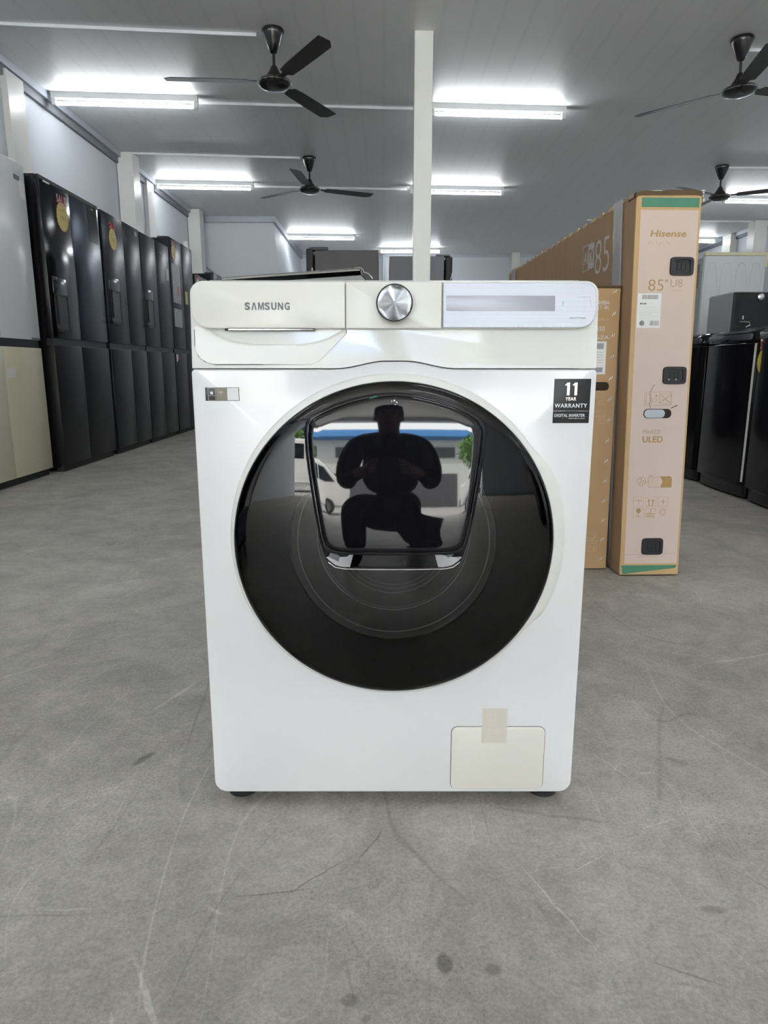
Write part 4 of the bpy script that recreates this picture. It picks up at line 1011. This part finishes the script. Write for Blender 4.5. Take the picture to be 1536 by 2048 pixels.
def arm(s):
    return [sp[3], (s*.15, -.455, .915, .088), (s*.225, -.44, .895, .086), (s*.270, -.36, .75, .082), (s*.265, -.28, .65, .068), (s*.20, -.15, .675, .038), (s*.105, -.055, .705, .029), (s*.088, -.036, .715, .026, .018)]
legL = [pel, (-.11, -.56, .45, .13), (-.17, -.38, .49, .11), (-.205, -.20, .50, .092), (-.205, -.23, .38, .082), (-.205, -.29, .20, .070), (-.205, -.315, .09, .050), (-.215, -.28, .045, .045, .04), (-.225, -.20, .032, .042, .03), (-.23, -.13, .025, .034, .022)]
legR = [pel, (.14, -.55, .43, .14), (.20, -.38, .34, .125), (.235, -.24, .23, .11), (.22, -.33, .13, .09), (.22, -.52, .10, .06), (.18, -.70, .08, .045), (.18, -.78, .07, .042), (.18, -.76, .035, .036)]
hands = []
for s in (-1, 1):
    wrist = (s*.088, -.036, .715, .026, .018)
    for k in range(4):
        zz = .738 - k*.019; ln = (.92, 1, .96, .8)[k]
        hands.append([wrist, (s*.094, -.030, zz, .009), (s*.092, -.012-.004*ln, zz+.002, .0082), (s*(.092-.022*ln), -.0125, zz+.004, .0075), (s*(.092-.036*ln), -.0130, zz+.004, .0065)])
    hands.append([wrist, (s*.080, -.046, .735, .011), (s*.066, -.046, .750, .0095), (s*.050, -.036, .757, .008)])
def cls(c):
    if c.z > .985: return 3 if (c.z > 1.11 or c.y < -.40) else 2
    if c.z > .965: return 2
    if c.y > -.10 and c.z > .6: return 2
    if c.z < .085 and (c.x < -.1 or c.y < -.66): return 4
    if c.z < .56 and not (c.y < -.44 and c.z > .5): return 1
    return 0
skinned('body', [sp, head, arm(-1), arm(1), legL, legR] + hands, ['shirt', 'trousers', 'skin', 'hair', 'rubber'], cls, pp, 2)
b = NB(); lathe(b, [(.001, 1.205), (.06, 1.195), (.092, 1.165), (.103, 1.12), (.100, 1.08)], (0, -.392, 0), 'Z', 24)
for v in b.verts: v.co.y = -.392 + (v.co.y+.392)*1.08 - (.02 if v.co.z < 1.14 else 0)
obj('hair', b, 'hair', pp, smooth=60)
for s in (-1, 1):
    b = NB(); lathe(b, [(.001, -.006), (.016, -.005), (.018, 0), (.001, .006)], (s*.098, -.385, 1.075), 'X', 12); obj('ear', b, 'skin', pp)
    b = NB(); lathe(b, [(.001, -.004), (.009, 0), (.001, .004)], (s*.033, -.283, 1.090), 'Y', 12); obj('eye', b, 'hair', pp)
b = NB(); loft(b, [[(-.016, -.29, 1.045), (.016, -.29, 1.045), (.006, -.286, 1.09), (-.006, -.286, 1.09)], [(-.006, -.262, 1.052), (.006, -.262, 1.052), (.002, -.280, 1.09), (-.002, -.280, 1.09)]]); obj('nose', b, 'skin', pp)
b = NB(); box(b, -.022, .022, -.292, -.284, 1.018, 1.024); obj('mouth', b, 'hair', pp, .002)
ph = thing('phone', 'black phone held in both hands of the mirrored person', 'phone', (0, -.014, .726)); ph.rotation_euler = (R(-12), 0, 0)
b = NB(); 
def phr(d, y): return [(x, y, z) for x, z in rrect(-.037+d, .037-d, -.13+d, .030-d, .009, 5)]
loft(b, [phr(.001, .004), phr(0, .003), phr(0, -.003), phr(.001, -.004)]); obj('phone_shell', b, 'phone', ph)
b = NB(); lathe(b, [(.012, .0035), (.012, .006), (.010, .0062), (.001, .0062)], (0, 0, 0), 'Y', 20); obj('phone_lens', b, 'black', ph)

# street -----------------------------------------------------------------------
b = NB(); box(b, -40, 40, -45, FRONT-.3, -.16, -.04); struct('ground_outside', b, 'asphalt')
b = NB(); box(b, -14, 14, -8.2, FRONT-.3, -.04, -.005); struct('ground_apron', b, 'floor')
t = thing('warehouse', 'long grey warehouse with blue fascia across the street, mirrored in the washer door', 'building', (0, -24, 0))
b = NB(); box(b, -30, 30, -6, 0, 0, 6.6); obj('walls', b, 'facade', t)
b = NB(); loft(b, [[(x, 1.6, 6.3), (x, 1.6, 6.9), (x, -6, 7.5), (x, -6, 6.3)] for x in (-30.5, 30.5)]); obj('roof', b, 'blue', t)
for k in range(8):
    x = -27 + k*7.2; b = NB(); box(b, x, x+4.6, 0, .08, 0, 3.1)
    sh = obj('shutter', b, 'shutter', t); b = NB(); box(b, x+.2, x+4.4, .08, .14, 4.6, 5.6); obj('window_strip', b, 'vanglass', t)
def van(label, loc, rz):
    t = thing('van', label, 'van', loc, rz, 'white vans parked outside')
    prof = [(0, .35), (0, 1.15), (.35, 1.30), (1.05, 2.02), (1.4, 2.10), (4.5, 2.10), (4.68, 1.9), (4.75, .35)]
    b = NB(); prism(b, prof, -.85, .85); obj('body', b, 'vanwhite', t, .06, segs=3)
    for s in (-1, 1):
        y0, y1 = (.845, .862) if s > 0 else (-.862, -.845)
        for (xa, xb, xc) in ((1.0, 1.75, .62), (1.85, 3.1, 1.85), (3.2, 4.5, 3.2)):
            b = NB(); prism(b, [(xc, 1.32), (xb, 1.32), (xb, 1.90), (xa if xa > 1.2 else 1.08, 1.90)], y0, y1); obj('side_window', b, 'vanglass', t)
    b = NB(); loft(b, [[(.36, y, 1.34), (1.0, y, 1.99), (1.01, y, 1.97), (.38, y, 1.32)] for y in (-.72, .72)]); 
    for v in b.verts: v.co.x -= .02
    obj('windscreen', b, 'vanglass', t)
    for s in (-1, 1):
        for x in (.95, 3.75):
            b = NB(); lathe(b, [(.001, -.11), (.20, -.11), (.33, -.10), (.34, 0), (.33, .10), (.20, .11), (.001, .11)], (x, s*.78, .34), 'Y', 28); wh = obj('wheel', b, 'rubber', t)
            b = NB(); lathe(b, [(.19, s*.112), (.17, s*.12), (.05, s*.118), (.001, s*.118)], (x, s*.78, .34), 'Y', 20); obj('hubcap', b, 'steel', wh)
        b = NB(); box(b, -.02, .05, s*.68-.12, s*.68+.12, .85, 1.02); obj('headlight', b, 'mark', t, .01)
    b = NB(); box(b, -.06, .1, -.84, .84, .35, .62); obj('bumper', b, 'greybox', t, .03)
    b = NB(); box(b, -.07, -.05, -.26, .26, .45, .56); obj('number_plate', b, 'ink', t)
    return t
van('white van parked outside at left, mirrored in the washer door', (-1.9, -10.2, -.04), R(160))
van('white van parked outside at right, mirrored in the washer door', (3.2, -9.6, -.04), R(35))
def tree(label, loc, s=1.0):
    t = thing('tree', label, 'tree', loc, 0, 'trees outside the shop')
    b = NB(); tube(b, [(0, 0, 0), (.1, 0, 1.4*s), (.0, .1, 2.6*s)], [.16, .12, .08], 10)
    for a in (0, 2, 4): tube(b, [(.03, .05, 1.9*s), (.8*cos(a)*s, .8*sin(a)*s, 3.1*s)], [.06, .03], 6)
    obj('trunk', b, 'bark', t)
    b = NB(); rnd = random.Random(3)
    for k in range(1300):
        u = Vector((rnd.gauss(0, 1), rnd.gauss(0, 1), rnd.gauss(0, 1))).normalized()*(rnd.random()**.4)*1.35*s
        c = Vector((0, 0, 3.2*s)) + Vector((u.x, u.y, u.z*.8)); a = Vector((rnd.uniform(-1, 1), rnd.uniform(-1, 1), rnd.uniform(-1, 1))).normalized()*.15*s
        d = a.cross(Vector((rnd.uniform(-1, 1), rnd.uniform(-1, 1), 1))).normalized()*.08*s
        b.faces.new([b.verts.new(c+q) for q in (-a, d, a, -d)])
    me_o = obj('foliage', b, 'leaf', t); return t
tree('leafy green tree outside on the left, mirrored in the washer door', (-7.0, -15.5, -.04), 1.0)
tree('leafy green tree outside on the right, mirrored in the washer door', (5.6, -14.5, -.04), 1.1)
